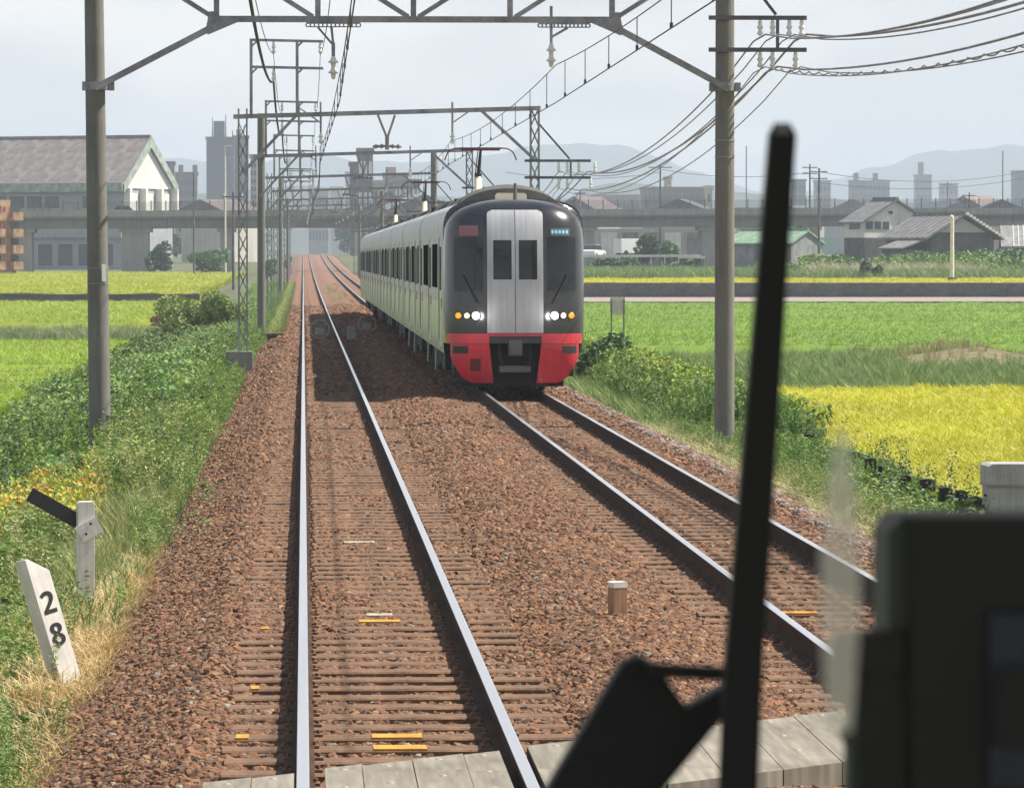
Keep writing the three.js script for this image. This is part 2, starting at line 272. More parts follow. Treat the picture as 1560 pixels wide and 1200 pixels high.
// ------------------------------------------------------------------ oncoming train
const trainZ = -90;
{
  const red = mat([.68, .028, .065], .34, 0, { map: rep(tWeather, .5), clearcoat: .7, clearcoatRoughness: .12 }), white = mat([.56, .565, .59], .5, .1, { map: rep(tWeather, .3), clearcoat: .15, clearcoatRoughness: .3 });
  const silver = mat([.60, .60, .60], .28, .75, { map: rep(tWeather, .3) }), mask = mat([.026, .025, .027], .24, 0, { map: rep(tWeather, .35), clearcoat: .6, clearcoatRoughness: .08 }), glass = mat([.012, .013, .014], .08, 0, { flat: 1 }), sideGlass = mat([.014, .013, .012], .45, 0, { flat: 1, specularIntensity: 0 });
  const door = mat([.56, .57, .60], .38, .25, { map: rep(tWeather, .4) }), under = mat([.02, .02, .021], .8, 0, { flat: 1 }), roofGrey = mat([.125, .12, .11], .75, 0, { map: tM3 }), cream = mat([.55, .50, .38], .6, 0, { flat: 1 });
  const pocket = mat([.03, .03, .034], .6, 0, { flat: 1 }), steel = mat([.32, .32, .31], .5, .5, { flat: 1 }), couplerM = mat([.13, .13, .125], .55, .3, { flat: 1 }), maroon = mat([.12, .02, .02], .6, 0, { flat: 1 });
  const T = thing('commuter_train', 'oncoming red and white express train with black cab front and lit headlights', 'train', [TR, 0, trainZ]);
  const HW = 1.355, H0 = .74, H1 = 3.71, HK = 2.86;
  const half = (h) => h < HK ? HW - .05 * Math.max(0, (1.25 - h) / .5) ** 2 * .6 : HW * Math.pow(Math.max(0, 1 - ((h - HK) / (H1 - HK)) ** 4.2), 1 / 4.2);
  const hs = []; for (let i = 0; i <= 10; i++) hs.push(lerp(H0, HK, i / 10)); for (let i = 1; i <= 14; i++) hs.push(HK + (H1 - HK) * Math.sin(i / 14 * Math.PI / 2) * .99999);
  function shell(z0, z1, lo, hi) { // the body's skin between two heights, both sides, and over the roof when hi reaches it
    const list = hs.filter((h) => h > lo + 1e-4 && h < hi - 1e-4), L = [lo, ...list, hi], ring = hi >= H1 - 1e-3;
    const pts = ring ? [...L.map((h) => [-half(h), h]), ...[...L].reverse().map((h) => [half(h), h])] : L.map((h) => [-half(h), h]);
    const mk = (pp, flip) => { const g = grid(pp.length - 1, 1, (u, v) => { const [x, y] = pp[Math.round(u * (pp.length - 1))]; return [x, y, v ? z1 : z0]; }); if (flip) g.scale(-1, 1, 1); return g; };
    return ring ? mk(pts) : J([mk(pts), mk(pts, true)]);
  }
  const frontZ = (u, h) => { // how far the nose curves back
    const v = clamp(Math.abs(u) / Math.max(half(h), .2), 0, 1), t = clamp((h - 1.2) / (H1 - 1.2), 0, 1), q = clamp(v ** 5 + t ** 9, 0, 1);
    return -(1 - Math.sqrt(1 - q)) * .62 - .30 * t * t - .16 * (u / HW) ** 2;
  };
  const zB = -1.35;
  function patch(u0, u1, h0, h1, off, nu = 14, nv = 14, du0, du1) { // a plate on the nose, with rims
    const F = (i, j) => { const h = lerp(h0, h1, j), a = typeof u0 === 'function' ? u0(h) : u0, b = typeof u1 === 'function' ? u1(h) : u1, u = lerp(a, b, i); return [u, h, frontZ(u, Math.max(h, .95)) + off - (h < .95 ? .25 * ((.95 - h) / .8) ** 2 : 0)]; };
    const rim = (k) => grid(k < 2 ? nu : nv, 1, (a, b) => { const p = k === 0 ? F(a, 0) : k === 1 ? F(1 - a, 1) : k === 2 ? F(0, 1 - a) : F(1, a); return [p[0], p[1], p[2] - (1 - b) * .06]; });
    return J([grid(nu, nv, F), rim(0), rim(1), rim(2), rim(3)]);
  }
  const round = (h) => h < 3.40 ? 0 : .10 - Math.sqrt(Math.max(0, .01 - (h - 3.40) ** 2));
  // nose shell
  const nose = part(T, 'cab_front', (() => {
    const rows = [.95, 1.0, 1.1, 1.2, 1.35, 1.5, 1.7, 1.9, 2.1, 2.3, 2.5, ...hs.filter((h) => h >= HK)], n = 40;
    const cap = grid(n, rows.length - 1, (u, v) => { const h = rows[Math.round(v * (rows.length - 1))], s = (u * 2 - 1), w = Math.sign(s) * (1 - (1 - Math.abs(s)) ** 1.6) * half(h); return [w, h, frontZ(w, h)]; });
    const pts = [...rows.map((h) => [-half(h), h]), ...[...rows].reverse().map((h) => [half(h), h])];
    const skirt = grid(pts.length - 1, 1, (u, v) => { const [x, y] = pts[Math.round(u * (pts.length - 1))]; return [x, y, v ? zB + .25 : frontZ(x, y)]; });
    return J([cap, skirt]);
  })(), mask);
  for (const s of [-1, 1]) {
    const leaf = part(nose, 'door_leaf', patch((h) => s < 0 ? -.535 + round(h) : .006, (h) => s < 0 ? -.006 : .535 - round(h), 1.15, 3.50, .025, 10, 60), door);
    const w = part(T, 'door_window', patch(s < 0 ? -.42 : .07, s < 0 ? -.07 : .42, 2.17, 2.92, .032, 6, 6), glass);
    part(nose, 'cab_windscreen', patch(s < 0 ? -1.17 : .62, s < 0 ? -.62 : 1.17, 1.95, 2.98, .006, 8, 8), glass);
    part(nose, 'wiper', J([rod(V(s * .72, 1.72, frontZ(.72, 1.75) + .04), V(s * 1.0, 2.25, frontZ(1.0, 2.3) + .05), .016, .012, 6)]), under);
    part(T, 'skirt', patch((h) => s < 0 ? -(.80 + .43 * Math.sqrt(clamp((h - .19) / .5, 0, 1))) : (.41 + .09 * (h - .19) / .76), (h) => s < 0 ? -(.41 + .09 * (h - .19) / .76) : (.80 + .43 * Math.sqrt(clamp((h - .19) / .5, 0, 1))), .19, .94, .02), red);
    part(T, 'step_pocket', patch(s < 0 ? -1.19 : .90, s < 0 ? -.90 : 1.19, .76, .90, .028, 6, 3), pocket);
  }
  part(T, 'lamp_pocket', patch(-.86, -.66, .42, .66, .028, 6, 3), maroon);
  for (const s of [-1, 1]) part(T, 'red_band', patch(s < 0 ? -1.30 : .50, s < 0 ? -.50 : 1.30, .945, 1.135, .03, 16, 3), red);
  part(T, 'red_band', patch(-.497, .497, 1.09, 1.135, .03, 12, 3), red);
  const signL = part(T, 'destination_display', patch(-1.06, -.70, 3.0, 3.20, .012, 8, 4), mat([.15, .075, .08], .4, 0, { flat: 1, emissive: lin(.03, .010, .012) }));
  const signR = part(T, 'destination_display', patch(.68, 1.06, 3.0, 3.15, .012, 8, 4), mat([.05, .08, .10], .4, 0, { flat: 1 }));
  const led = mat([.2, .4, .5], .4, 0, { flat: 1, emissive: lin(.05, .10, .125) });
  for (let i = 0; i < 5; i++) { const u = .70 + i * .07; part(signR, 'display_character', patch(u, u + .045, 3.045, 3.11, .016, 2, 2), led); }
  const lampW = mat([1, 1, 1], .3, 0, { flat: 1, emissive: lin(1, 1, .95), emissiveIntensity: 6 }), lampP = mat([.6, .5, .4], .3, 0, { flat: 1, emissive: lin(1, .74, .50), emissiveIntensity: 1.0 }), lampA = mat([.5, .2, .02], .3, 0, { flat: 1, emissive: lin(1, .36, .02), emissiveIntensity: .62 });
  for (const s of [-1, 1]) for (const [u, r, m] of [[.75, .072, lampW], [.92, .052, lampP], [1.08, .058, lampA]]) {
    const z = frontZ(u, 1.48), bez = part(T, 'headlight', lathe([[0, -.02], [r * 1.28, -.02], [r * 1.28, .012], [r * 1.05, .02]], 0, 0, 0, 16).rotateX(Math.PI / 2), pocket);
    bez.position.set(s * u, 1.48, z + .012); bez.rotation.y = s * .25 * u;
    part(bez, 'lamp_lens', lathe([[0, .034], [r * .6, .03], [r, .018], [r, 0]], 0, 0, 0, 16).rotateX(Math.PI / 2), m);
  }
  for (const s of [-1, 1]) { const l = new THREE.PointLight(lin(1, .98, .92), .2, 0, 2); l.position.set(TR + s * .75, 1.48, trainZ + .25); l.castShadow = true; l.shadow.radius = 4; scene.add(l); }
  // coupler bay
  part(T, 'coupler_bay', J([box(-.52, .52, .35, 1.0, -1.2, -.42), box(-1.15, 1.15, .30, .95, -1.5, -.9)]), under);
  const cp = part(T, 'coupler', J([box(-.13, .13, .72, 1.02, -.5, .06), rod(V(0, .86, -.3), V(0, .86, .16), .09, .11, 12), box(-.3, .3, .40, .52, -.5, -.12)]), couplerM);
  for (const s of [-1, 1]) part(cp, 'air_hose', wire([V(s * .28, .92, -.2), V(s * .3, .70, -.02), V(s * .24, .52, -.08)], .028, 10, 6), under);
  part(T, 'snow_plough', J([bar(V(-.95, .23, -.55), V(.95, .23, -.55), .07, .22)]), under);
  // cars
  const nCar = 7, LC = 19;
  for (let k = 0; k < nCar; k++) {
    const z0 = k ? -k * LC - .28 : zB + .3, z1 = -(k + 1) * LC + .28, zc = -k * LC;
    const b = part(T, 'car_body', J([shell(z0, z1, 1.72, H1), ...[z0, z1].slice(k ? 0 : 1).map((z) => prism([...hs.map((h) => [-half(h), h]), ...[...hs].reverse().map((h) => [half(h), h])], .05).translate(0, 0, z + .02))]), white);
    part(b, 'lower_panel', shell(z0 - .002, z1 + .002, H0, 1.72), silver);
    part(b, 'floor_underside', box(-1.3, 1.3, H0 - .02, H0, z0, z1), under);
    const doors = k ? [3.3, 9.5, 15.7] : [2.4, 9.9, 17.2], wins = k ? [[4.5, 6.3], [6.6, 8.3], [10.7, 12.4], [12.7, 14.5], [1.0, 2.2], [16.9, 18.0]] : [[4.6, 8.4], [11.6, 15.6]];
    for (const s of [-1, 1]) {
      for (const [a, c] of wins) { const w = part(b, 'window', box(s * (HW - .02), s * (HW + .004), 1.98, 2.86, zc - a, zc - c), sideGlass); }
      for (const a of doors) {
        const dr = part(b, 'door', J([box(s * (HW - .02), s * (HW + .006), .84, 2.92, zc - a + .62, zc - a + .01), box(s * (HW - .02), s * (HW + .006), .84, 2.92, zc - a - .01, zc - a - .62)]), silver);
        part(b, 'door_glass', J([box(s * HW, s * (HW + .009), 1.95, 2.8, zc - a + .5, zc - a + .1), box(s * HW, s * (HW + .009), 1.95, 2.8, zc - a - .1, zc - a - .5)]), sideGlass);
        part(b, 'edge_glint_rod', J([-.72].map((o) => wire([V(s * (HW - .005), 3.0, zc - a + o), V(s * (HW + .012), 2.9, zc - a + o), V(s * (HW + .014), 1.5, zc - a + o), V(s * (HW + .008), .95, zc - a + o), V(s * (HW - .02), .8, zc - a + o + .08)], .012, 20, 6))), steel);  // added rods giving the bright lines of reflecting door edges
        part(b, 'door_marker', box(s * HW, s * (HW + .016), 1.60, 1.80, zc - a + .68, zc - a + .64), red);
      }
    }
    // roof gear
    for (const z of k ? [4.2, 11.5] : [3.6, 8.5, 13.2]) part(b, 'air_conditioner', grid(14, 1, (u, v) => { const a = Math.PI * (1 - u); return [Math.cos(a) * .88, 3.60 + Math.sin(a) * .40, zc - z - v * 3.2]; }), roofGrey);
    for (const z of k ? [4.2, 11.5] : [3.6, 8.5, 13.2]) for (const e of [0, -3.2]) part(b, 'cover_end', prism(Array.from({ length: 15 }, (_, i) => { const a = Math.PI * (1 - i / 14); return [Math.cos(a) * .88, 3.60 + Math.sin(a) * .40]; }), .03).translate(0, 0, zc - z + e + (e ? 0 : .03)), roofGrey);
    if (k) part(T, 'gangway_bellows', box(-1.22, 1.22, .8, 3.45, -k * LC - .29, -k * LC + .29), under);
    // running gear
    for (const z of [3.0, 16.0]) {
      const bo = part(T, 'bogie', J([...[-1, 1].map((s) => box(s * .95, s * 1.08, .38, .62, zc - z - 1.5, zc - z + 1.5)), box(-1, 1, .42, .66, zc - z - .3, zc - z + .3)]), under);
      for (const o of [-1.05, 1.05]) for (const s of [-1, 1]) part(bo, 'wheel', rod(V(s * .53, .43, zc - z + o), V(s * .65, .43, zc - z + o), .43, .43, 20), under);
    }
    for (const [a, c, y] of [[5.2, 7.6, .32], [7.9, 9.6, .4], [10.0, 13.4, .30]]) part(T, 'equipment_box', box(-1.18, 1.18, y, H0, zc - a, zc - c), under);
    for (const a of k < 2 ? [8.4, 14.6] : []) part(T, 'hanging_pipe', J([rod(V(-1.28, .14 + .2 * hash(a * 10, k), zc - a), V(-1.26, H0, zc - a), .028, .028, 6)]), steel);
  }
  // roof over the cab: arched grey fairing with pale box and aerial
  part(T, 'roof_fairing', grid(20, 6, (u, v) => { const a = Math.PI * (1 - u), k = Math.sin(Math.min(1, v * 3) * Math.PI / 2); return [Math.cos(a) * .98, 3.55 + Math.sin(a) * (.12 + .36 * (k * .25 + .75)), -2.6 - v * 2]; }), roofGrey);
  part(T, 'fairing_end', prism(Array.from({ length: 21 }, (_, i) => { const a = Math.PI * (1 - i / 20); return [Math.cos(a) * .98, 3.55 + Math.sin(a) * .395]; }), .03).translate(0, 0, -2.58), roofGrey);
  part(T, 'roof_box', prism([[-.30, 3.66], [.30, 3.66], [.30, 3.80], [.26, 3.84], [-.26, 3.84], [-.30, 3.80]], .5).translate(0, 0, -1.75), cream);
  part(T, 'aerial', J([rod(V(.06, 3.66, -1.4), V(.06, 4.02, -1.45), .045, .03, 8)]), roofGrey);
  for (const [dz, tag0] of [[108, 0], [156, 1], [205, 2]]) {
    const z = 90 - dz, p = part(T, 'pantograph', J([box(-.45, .45, 3.74, 3.84, z - .6, z + .6), ...[-.4, .4].flatMap((x) => [-.5, .5].map((o) => rod(V(x, 3.6, z + o), V(x, 3.76, z + o), .05, .05, 8)))]), roofGrey);
    part(p, 'lower_arm', rod(V(-.05, 3.84, z + .5), V(-.02, 4.42, z - .7), .10, .085, 8), cream);
    part(p, 'upper_arm', J([rod(V(-.02, 4.42, z - .7), V(0, 5.02, z + .3), .05, .03, 8), rod(V(-.09, 4.46, z - .7), V(-.06, 5.02, z + .3), .012, .012, 5), box(-.1, .06, 4.38, 4.52, z - .78, z - .62)]), under);
    part(p, 'collector_head', J([box(-.48, .48, 5.055, 5.09, z + .18, z + .42), box(-.44, .44, 5.02, 5.05, z + .24, z + .36), ...[-1, 1].map((s) => wire([V(s * .46, 5.075, z + .3), V(s * .62, 5.06, z + .3), V(s * .74, 4.98, z + .3), V(s * .82, 4.80, z + .3)], .018, 12, 6))]), maroon);
  }
  for (const d of [12, 30, 50, 68, 90]) part(T, 'roof_vent', rod(V(-.7, 3.5, -d), V(-.7, 3.85, -d), .06, .09, 8), under);
}
// ------------------------------------------------------------------ overhead line gantries
const gantryD = []; for (let d = 77; d < 590; d += 50) gantryD.push(d);
const BEAM = 6.45;
function insulator(x, y, z, r = .085, n = 2, h = .17) { // a string of discs hanging down from y
  const pr = [[0, 0], [.022, 0], [.03, -.05]]; for (let i = 0; i < n; i++) { const o = -.05 - i * h; pr.push([.04, o], [r * .55, o - .04], [r, o - .075], [r, o - .095], [.045, o - .10], [.035, o - h]); } pr.push([.02, -.07 - n * h], [0, -.07 - n * h]);
  return lathe(pr.reverse(), x, y, z, 10);
}
function latticeGeo(x, z, y0, y1, w = .11, k = .045, pitch = .5) {
  const L = [], c = [[-w, -w], [w, -w], [w, w], [-w, w]];
  for (const [a, b] of c) L.push(box(x + a - k / 2, x + a + k / 2, y0, y1, z + b - k / 2, z + b + k / 2));
  let f = 0; for (let y = y0 + .15; y < y1 - pitch; y += pitch, f ^= 1) for (let i = 0; i < 4; i++) { const [a, b] = c[i], [e, g] = c[(i + 1) % 4], p = V(x + a, f ? y + pitch : y, z + b), q = V(x + e, f ? y : y + pitch, z + g); L.push(bar(p, q, .014, .03)); if (i === 0 || i === 2) L.push(bar(V(x + a, f ? y : y + pitch, z + b), V(x + e, f ? y + pitch : y, z + g), .014, .03)); }
  return J(L);
}
function concretePole(x, z, y0, y1, r0 = .175, r1 = .15) { return uvBox(new THREE.CylinderGeometry(r1, r0, y1 - y0, 24).translate(x, (y0 + y1) / 2, z)); }
const PLX = -1.62, PRX = 6.22;
const supports = [];                                               // where the wires hang: [d, rise]
const wordsOf = ['first', 'second', 'third', 'fourth', 'fifth', 'sixth', 'seventh', 'eighth', 'ninth', 'tenth', 'eleventh', 'twelfth'];
function crossArms(t, x, z, ys, len, mt) {
  for (const y of ys) {
    const a = part(t, 'cross_arm', J([bar(V(x - .28, y, z + .18), V(x + len, y, z + .18), .06, .07)]), mt);
    for (const o of y === ys[0] ? [.55, .75, 1.02, len - .1] : [.55, .75, len - .2]) if (o < len) part(a, 'insulator', insulator(x + o * len / 1.3, y - .02, z + .18, .05, 2, .10), M.porcelain);
  }
  part(t, 'arm_strut', J([bar(V(x + len * .62, ys[0] + .05, z + .18), V(x + .1, ys[0] + 1.0, z + .1), .05), bar(V(x + len * .64, ys[0], z + .18), V(x + len * .64, ys[1], z + .18), .05)]), mt);
}
gantryD.forEach((d, i) => {
  const z = -d, r = rise(d), first = i === 0;
  const t = thing('overhead_gantry', first ? 'near truss gantry on two round concrete poles spanning both tracks' : i === 1 ? 'second gantry with lattice posts and V bracket above the train roof' : i === 2 ? 'third gantry with one concrete and one lattice post behind the train front' : `small distant overhead gantry, ${wordsOf[i]} along the line from the near concrete poles`, 'gantry', [0, 0, 0], 'gantries over the railway');
  const xl = first ? -3.32 : PLX, xr = first ? 6.88 : PRX, B = BEAM + r;
  if (first) {
    const gl = groundY(xl, d) - .3, gr = groundY(xr, d) - .3;
    const pl = part(t, 'concrete_pole', concretePole(0, 0, 0, 9.6, .18, .15), M.pole); pl.position.set(xl + .02, gl, z); pl.rotation.z = .011;
    part(t, 'concrete_pole', concretePole(xr, z, gr, 9.0, .165, .15), M.pole);
    part(pl, 'number_plate', box(-.0, .075, 3.40, 3.68, .172, .178).rotateY(.42), mat([.5, .56, .5], .6, 0, { flat: 1 }));
    for (const y of [3.37, 3.62]) part(pl, 'steel_band', uvBox(new THREE.CylinderGeometry(.1745, .1745, .02, 24, 1, true).translate(0, y, 0)), M.galv);
    for (const y of [4.05, 4.32]) part(t, 'steel_band', uvBox(new THREE.CylinderGeometry(.168, .168, .018, 24, 1, true).translate(xr, y + .18, z)), M.galv);
    for (const [x, w] of [[xl, .2], [xr, .19]]) part(t, 'clamp', J([uvBox(new THREE.CylinderGeometry(w, w, .13, 20).translate(x, 5.37, z)), box(x - w - .06, x - w + .03, 5.30, 5.44, z - .12, z + .12), box(x + w - .03, x + w + .06, 5.30, 5.44, z - .12, z + .12)]), M.galv);
    const nodes = [-1.40, .24, 1.79, 3.36, 5.02], top = 7.43, zf = z + .2;
    part(t, 'lower_chord', bar(V(-1.5, B, zf), V(5.1, B, zf), .1, .1), M.galv);
    part(t, 'upper_chord', bar(V(xl, top, zf), V(xr, top, zf), .1, .1), M.galv);
    for (const [x, e] of [[-1.45, xl], [5.07, xr]]) part(t, 'knee_brace', bar(V(x, B - .12, zf), V(e + (e < 0 ? -.05 : .05), 5.33, zf), .1, .1), M.galv);
    nodes.forEach((x, k) => { part(t, 'vertical', bar(V(x, B + .05, zf), V(x, top, zf), .09, .09), M.galv); const p = k < 2 ? [-1] : k === 2 ? [-1, 1] : [1]; for (const s of p) { const e = clamp(x + s * 1.56, xl + .2, xr - .2); part(t, 'diagonal', bar(V(x + s * .08, B + .04, zf), V(e, top, zf), .075, .075), M.galv); } });
    for (const s of [-1, 1]) { const c = s < 0 ? -1.42 : 5.04; part(t, 'gusset_plate', prism([[-.02, .02], [s * -.02 + s * -.42, .03], [s * -.42, -.03], [s * .12, -.26], [s * .16, -.20], [s * .10, .12], [s * .02, .12]].map(([a, b]) => [c + a, B + b]), .012).translate(0, 0, zf + .075), M.galv); }
    for (const [x0, x1] of [[.05, .93], [3.82, 4.66]]) { const L = [box(x0, x1, B - .075, B - .052, zf - .04, zf + .055), box(x0, x1, B - .13, B - .115, zf - .04, zf + .055)]; for (let k = 0; k <= 13; k++) { const q = lerp(x0, x1, k / 13); L.push(box(q - .012, q + .012, B - .116, B - .074, zf - .04, zf + .055)); } part(t, 'perforated_channel', J(L), M.galv); }
    part(t, 'hanger', J([bar(V(.24, B - .13, zf), V(.49, B - .42, zf), .035), bar(V(.46, B - .13, zf), V(.49, B - .42, zf), .04), rod(V(.49, B - .38, zf), V(.49, B - .6, zf), .03)]), M.galv);
    part(t, 'hanger', J([bar(V(4.03, B + .22, zf), V(4.03, B - .40, zf), .045), bar(V(4.30, B - .13, zf), V(4.04, B - .28, zf), .04)]), M.galv);
    part(t, 'insulator', insulator(.49, B - .56, zf, .085, 2, .17), M.porcelain); part(t, 'insulator', insulator(4.03, B - .36, zf, .08, 2, .17), M.porcelain);
    crossArms(t, xr, z, [6.49, 5.97], 1.32, M.steelDark);
  } else {
    const lc = i % 3 === 2, rc = i % 3 === 0, bl = i === 1 ? .05 : ballastY(-1.5, d) - .12;
    if (lc) part(t, 'concrete_pole', concretePole(xl + .05, z, bl - .6, r + 7.95, .155, .14), M.pole); else part(t, 'lattice_post', latticeGeo(xl, z, bl, B + .12), M.lattice);
    if (rc) part(t, 'concrete_pole', concretePole(xr + .05, z, r - .9, r + 7.6, .165, .15), M.pole); else part(t, 'lattice_post', latticeGeo(xr, z, r - .55, B + .16), M.lattice);
    if (!lc) part(t, 'footing_block', box(xl - .46, xl + .26, bl - .75, bl + .02, z - .3, z + .42), M.concrete);
    part(t, 'beam', bar(V(xl - .25, B - .1, z + .16), V(xr + .15, B + .14, z + .16), .11, .12), M.galv);
    part(t, 'knee_brace', bar(V(xl + 1.45, B - .05, z + .16), V(xl, B - 1.6, z + .16), .08), M.galv); part(t, 'knee_brace', bar(V(xr - 1.45, B + .08, z + .16), V(xr, B - 1.25, z + .16), .08), M.galv);
    if (i < 7) {
      const hx = [-1.39, -.16], y1 = r + 8.40, y2 = r + 7.68, F = part(t, 'feeder_frame', J([...hx.map((x) => bar(V(x, B - .05, z + .26), V(x, y1, z + .26), .08)), bar(V(-1.43, y1, z + .26), V(.54, y1 - .04, z + .26), .07), bar(V(-1.43, y2, z + .26), V(.54, y2 - .04, z + .26), .07), ...hx.flatMap((x) => [y1, y2].map((y) => bar(V(x + .03, y - .16, z + .26), V(x + .17, y - .02, z + .26), .035, .05)))]), M.galv);
      for (const [x, y] of [[-.79, y1], [.46, y1], [-.79, y2]]) part(F, 'insulator', insulator(x, y - .05, z + .26, .06, 2, .13), M.porcelain);
    }
    for (const [x, s] of [[.47, -1], [4.0, 1]]) { part(t, 'hanger', J([rod(V(x, B + .3, z + .16), V(x, B - .52, z + .16), .028), bar(V(x + s * .55, B + .12, z + .16), V(x, B - .26, z + .16), .035)]), M.galv); part(t, 'insulator', insulator(x, B - .5, z + .16, .075, 2, .13), M.porcelain); }
    if (i < 6) { const v = part(t, 'v_bracket', J([bar(V(2.0, B - .05, z + .16), V(2.24, B - .65, z + .16), .06), bar(V(2.46, B - .05, z + .16), V(2.26, B - .65, z + .16), .06), rod(V(2.25, B - .6, z + .16), V(2.25, B - .98, z + .16), .055)]), M.galv); for (const s of [-1, 1]) { const g = insulator(0, 0, 0, .07, 2, .15); g.rotateZ(s * Math.PI / 2 * .97); g.translate(2.25 + s * .02, B - .88, z + .16); part(v, 'insulator', g, M.galv); } }
    crossArms(t, xr, z, [r + 5.18, r + 4.73], 1.5, M.steelDark);
  }
});
// ------------------------------------------------------------------ contact lines, feeders, signal cables
const ends = [27, ...gantryD, 640];
const dropGeo = new THREE.CylinderGeometry(.007, .007, 1, 5).translate(0, .5, 0), clampGeo = new THREE.BoxGeometry(.035, .06, .035);
for (const [xc, lab, hs0] of [[TL - .06, 'contact line with droppers over the empty track', 5.55], [TR - .02, 'contact line with droppers above the oncoming train', 5.72]]) {
  const t = thing('overhead_contact_line', lab, 'overhead wire', [0, 0, 0]);
  for (let i = 0; i < ends.length - 1; i++) {
    const d0 = ends[i], d1 = ends[i + 1], sx = (k) => xc + (k % 2 ? .09 : -.05), yc = (d) => 5.11 + rise(d);
    const a = V(sx(i), hs0 + rise(d0), -d0 + .18), b = V(sx(i + 1), hs0 + rise(d1), -d1 + .18), c0 = V(sx(i), yc(d0), -d0 + .18), c1 = V(sx(i + 1), yc(d1), -d1 + .18), m = sag(a, b, .22);
    part(t, 'messenger_wire', wire(m, .008, 20), M.wire); part(t, 'contact_wire', wire([c0, c0.clone().lerp(c1, .33), c0.clone().lerp(c1, .66), c1], .009, 12), M.wire);
    if (i < 7) for (let k = 1; k < 10; k++) { const f = (k - .5) / 9, p = c0.clone().lerp(c1, f), q = a.clone().lerp(b, f); q.y -= .88 * f * (1 - f); const o = part(t, 'dropper', dropGeo, M.wire); o.position.copy(p); o.scale.set(1, q.y - p.y, 1); const cl = part(t, 'wire_clamp', clampGeo, M.wire); cl.position.copy(p); cl.position.y += .03; }
  }
}
function feeder(label, pts, s, r, m = M.cable) { const L = []; for (let i = 0; i < pts.length - 1; i++) L.push(...sag(pts[i], pts[i + 1], s * pts[i].distanceTo(pts[i + 1]) / 50, 12).slice(i ? 1 : 0)); return solo('feeder_cable', label, 'cable', wire(L, r, L.length * 2, 6), m, 'cables strung along the gantries'); }
feeder('thick black feeder cable drooping from the feeder frames above the empty track', [V(-.85, 7.9, -40), ...gantryD.slice(1, 8).map((d) => V(-.79, 7.28 + rise(d), -d + .26))], .62, .030);
feeder('thin feeder wire on the outer insulators of the feeder frames', [V(.5, 8.2, -30), ...gantryD.slice(1, 8).map((d) => V(.46, 8.0 + rise(d), -d + .26))], .5, .009);
feeder('thin upper feeder wire over the thick black feeder cable', [V(-.9, 8.2, -30), ...gantryD.slice(1, 8).map((d) => V(-.79, 8.0 + rise(d), -d + .26))], .5, .009);
{
  const arms = [[.55, 0, .018, .80], [.75, 0, .015, .76], [1.02, 0, .015, .84], [1.22, 0, .024, .70], [.55, 1, .012, .86], [.75, 1, .02, .66], [1.12, 1, .013, .78]];
  const lab = ['signal cable on the innermost upper insulator', 'signal cable on the second upper insulator', 'signal cable on the third upper insulator', 'heavy signal cable on the outermost upper insulator', 'slim signal cable on the innermost lower insulator', 'heavy signal cable on the middle lower insulator', 'slim signal cable on the outermost lower insulator'];
  arms.forEach(([o, lo, r, s], i) => {
    const at = (d) => { const f = d === 77, k = d === 27; return V((f || k ? 6.88 + o * 1.0 : PRX + o * 1.15) + (k ? .6 : 0), (f || k ? [6.49, 5.97][lo] : [5.18, 4.73][lo]) - .3 + rise(d) - (k ? .0 : 0), -d + .18); };
    const pts = [27, 77, 127, 177, 227].map(at), L = []; for (let k = 0; k < 4; k++) L.push(...sag(pts[k], pts[k + 1], s * (k ? 1 : .92), 12).slice(k ? 1 : 0));
    solo('signal_cable', lab[i] + ' beside the concrete pole', 'cable', wire(L, r * .8, 110, 6), M.galv, 'signal cables on the trackside cross arms');
  });
  // lashed bundle: a wavy cable wound round its carrier
  const a = V(7.62, 5.67, -77 + .18), b = V(8.3, 5.62, -27 + .18), P = sag(a, b, .72, 200).map((p, i) => V(p.x + .02 * Math.cos(i * 1.3), p.y + .02 * Math.sin(i * 1.3), p.z));
  solo('spiral_cable', 'wavy lashed cable under the signal cables', 'cable', wire(P, .010, 420, 5), M.galv, 'signal cables on the trackside cross arms');
}
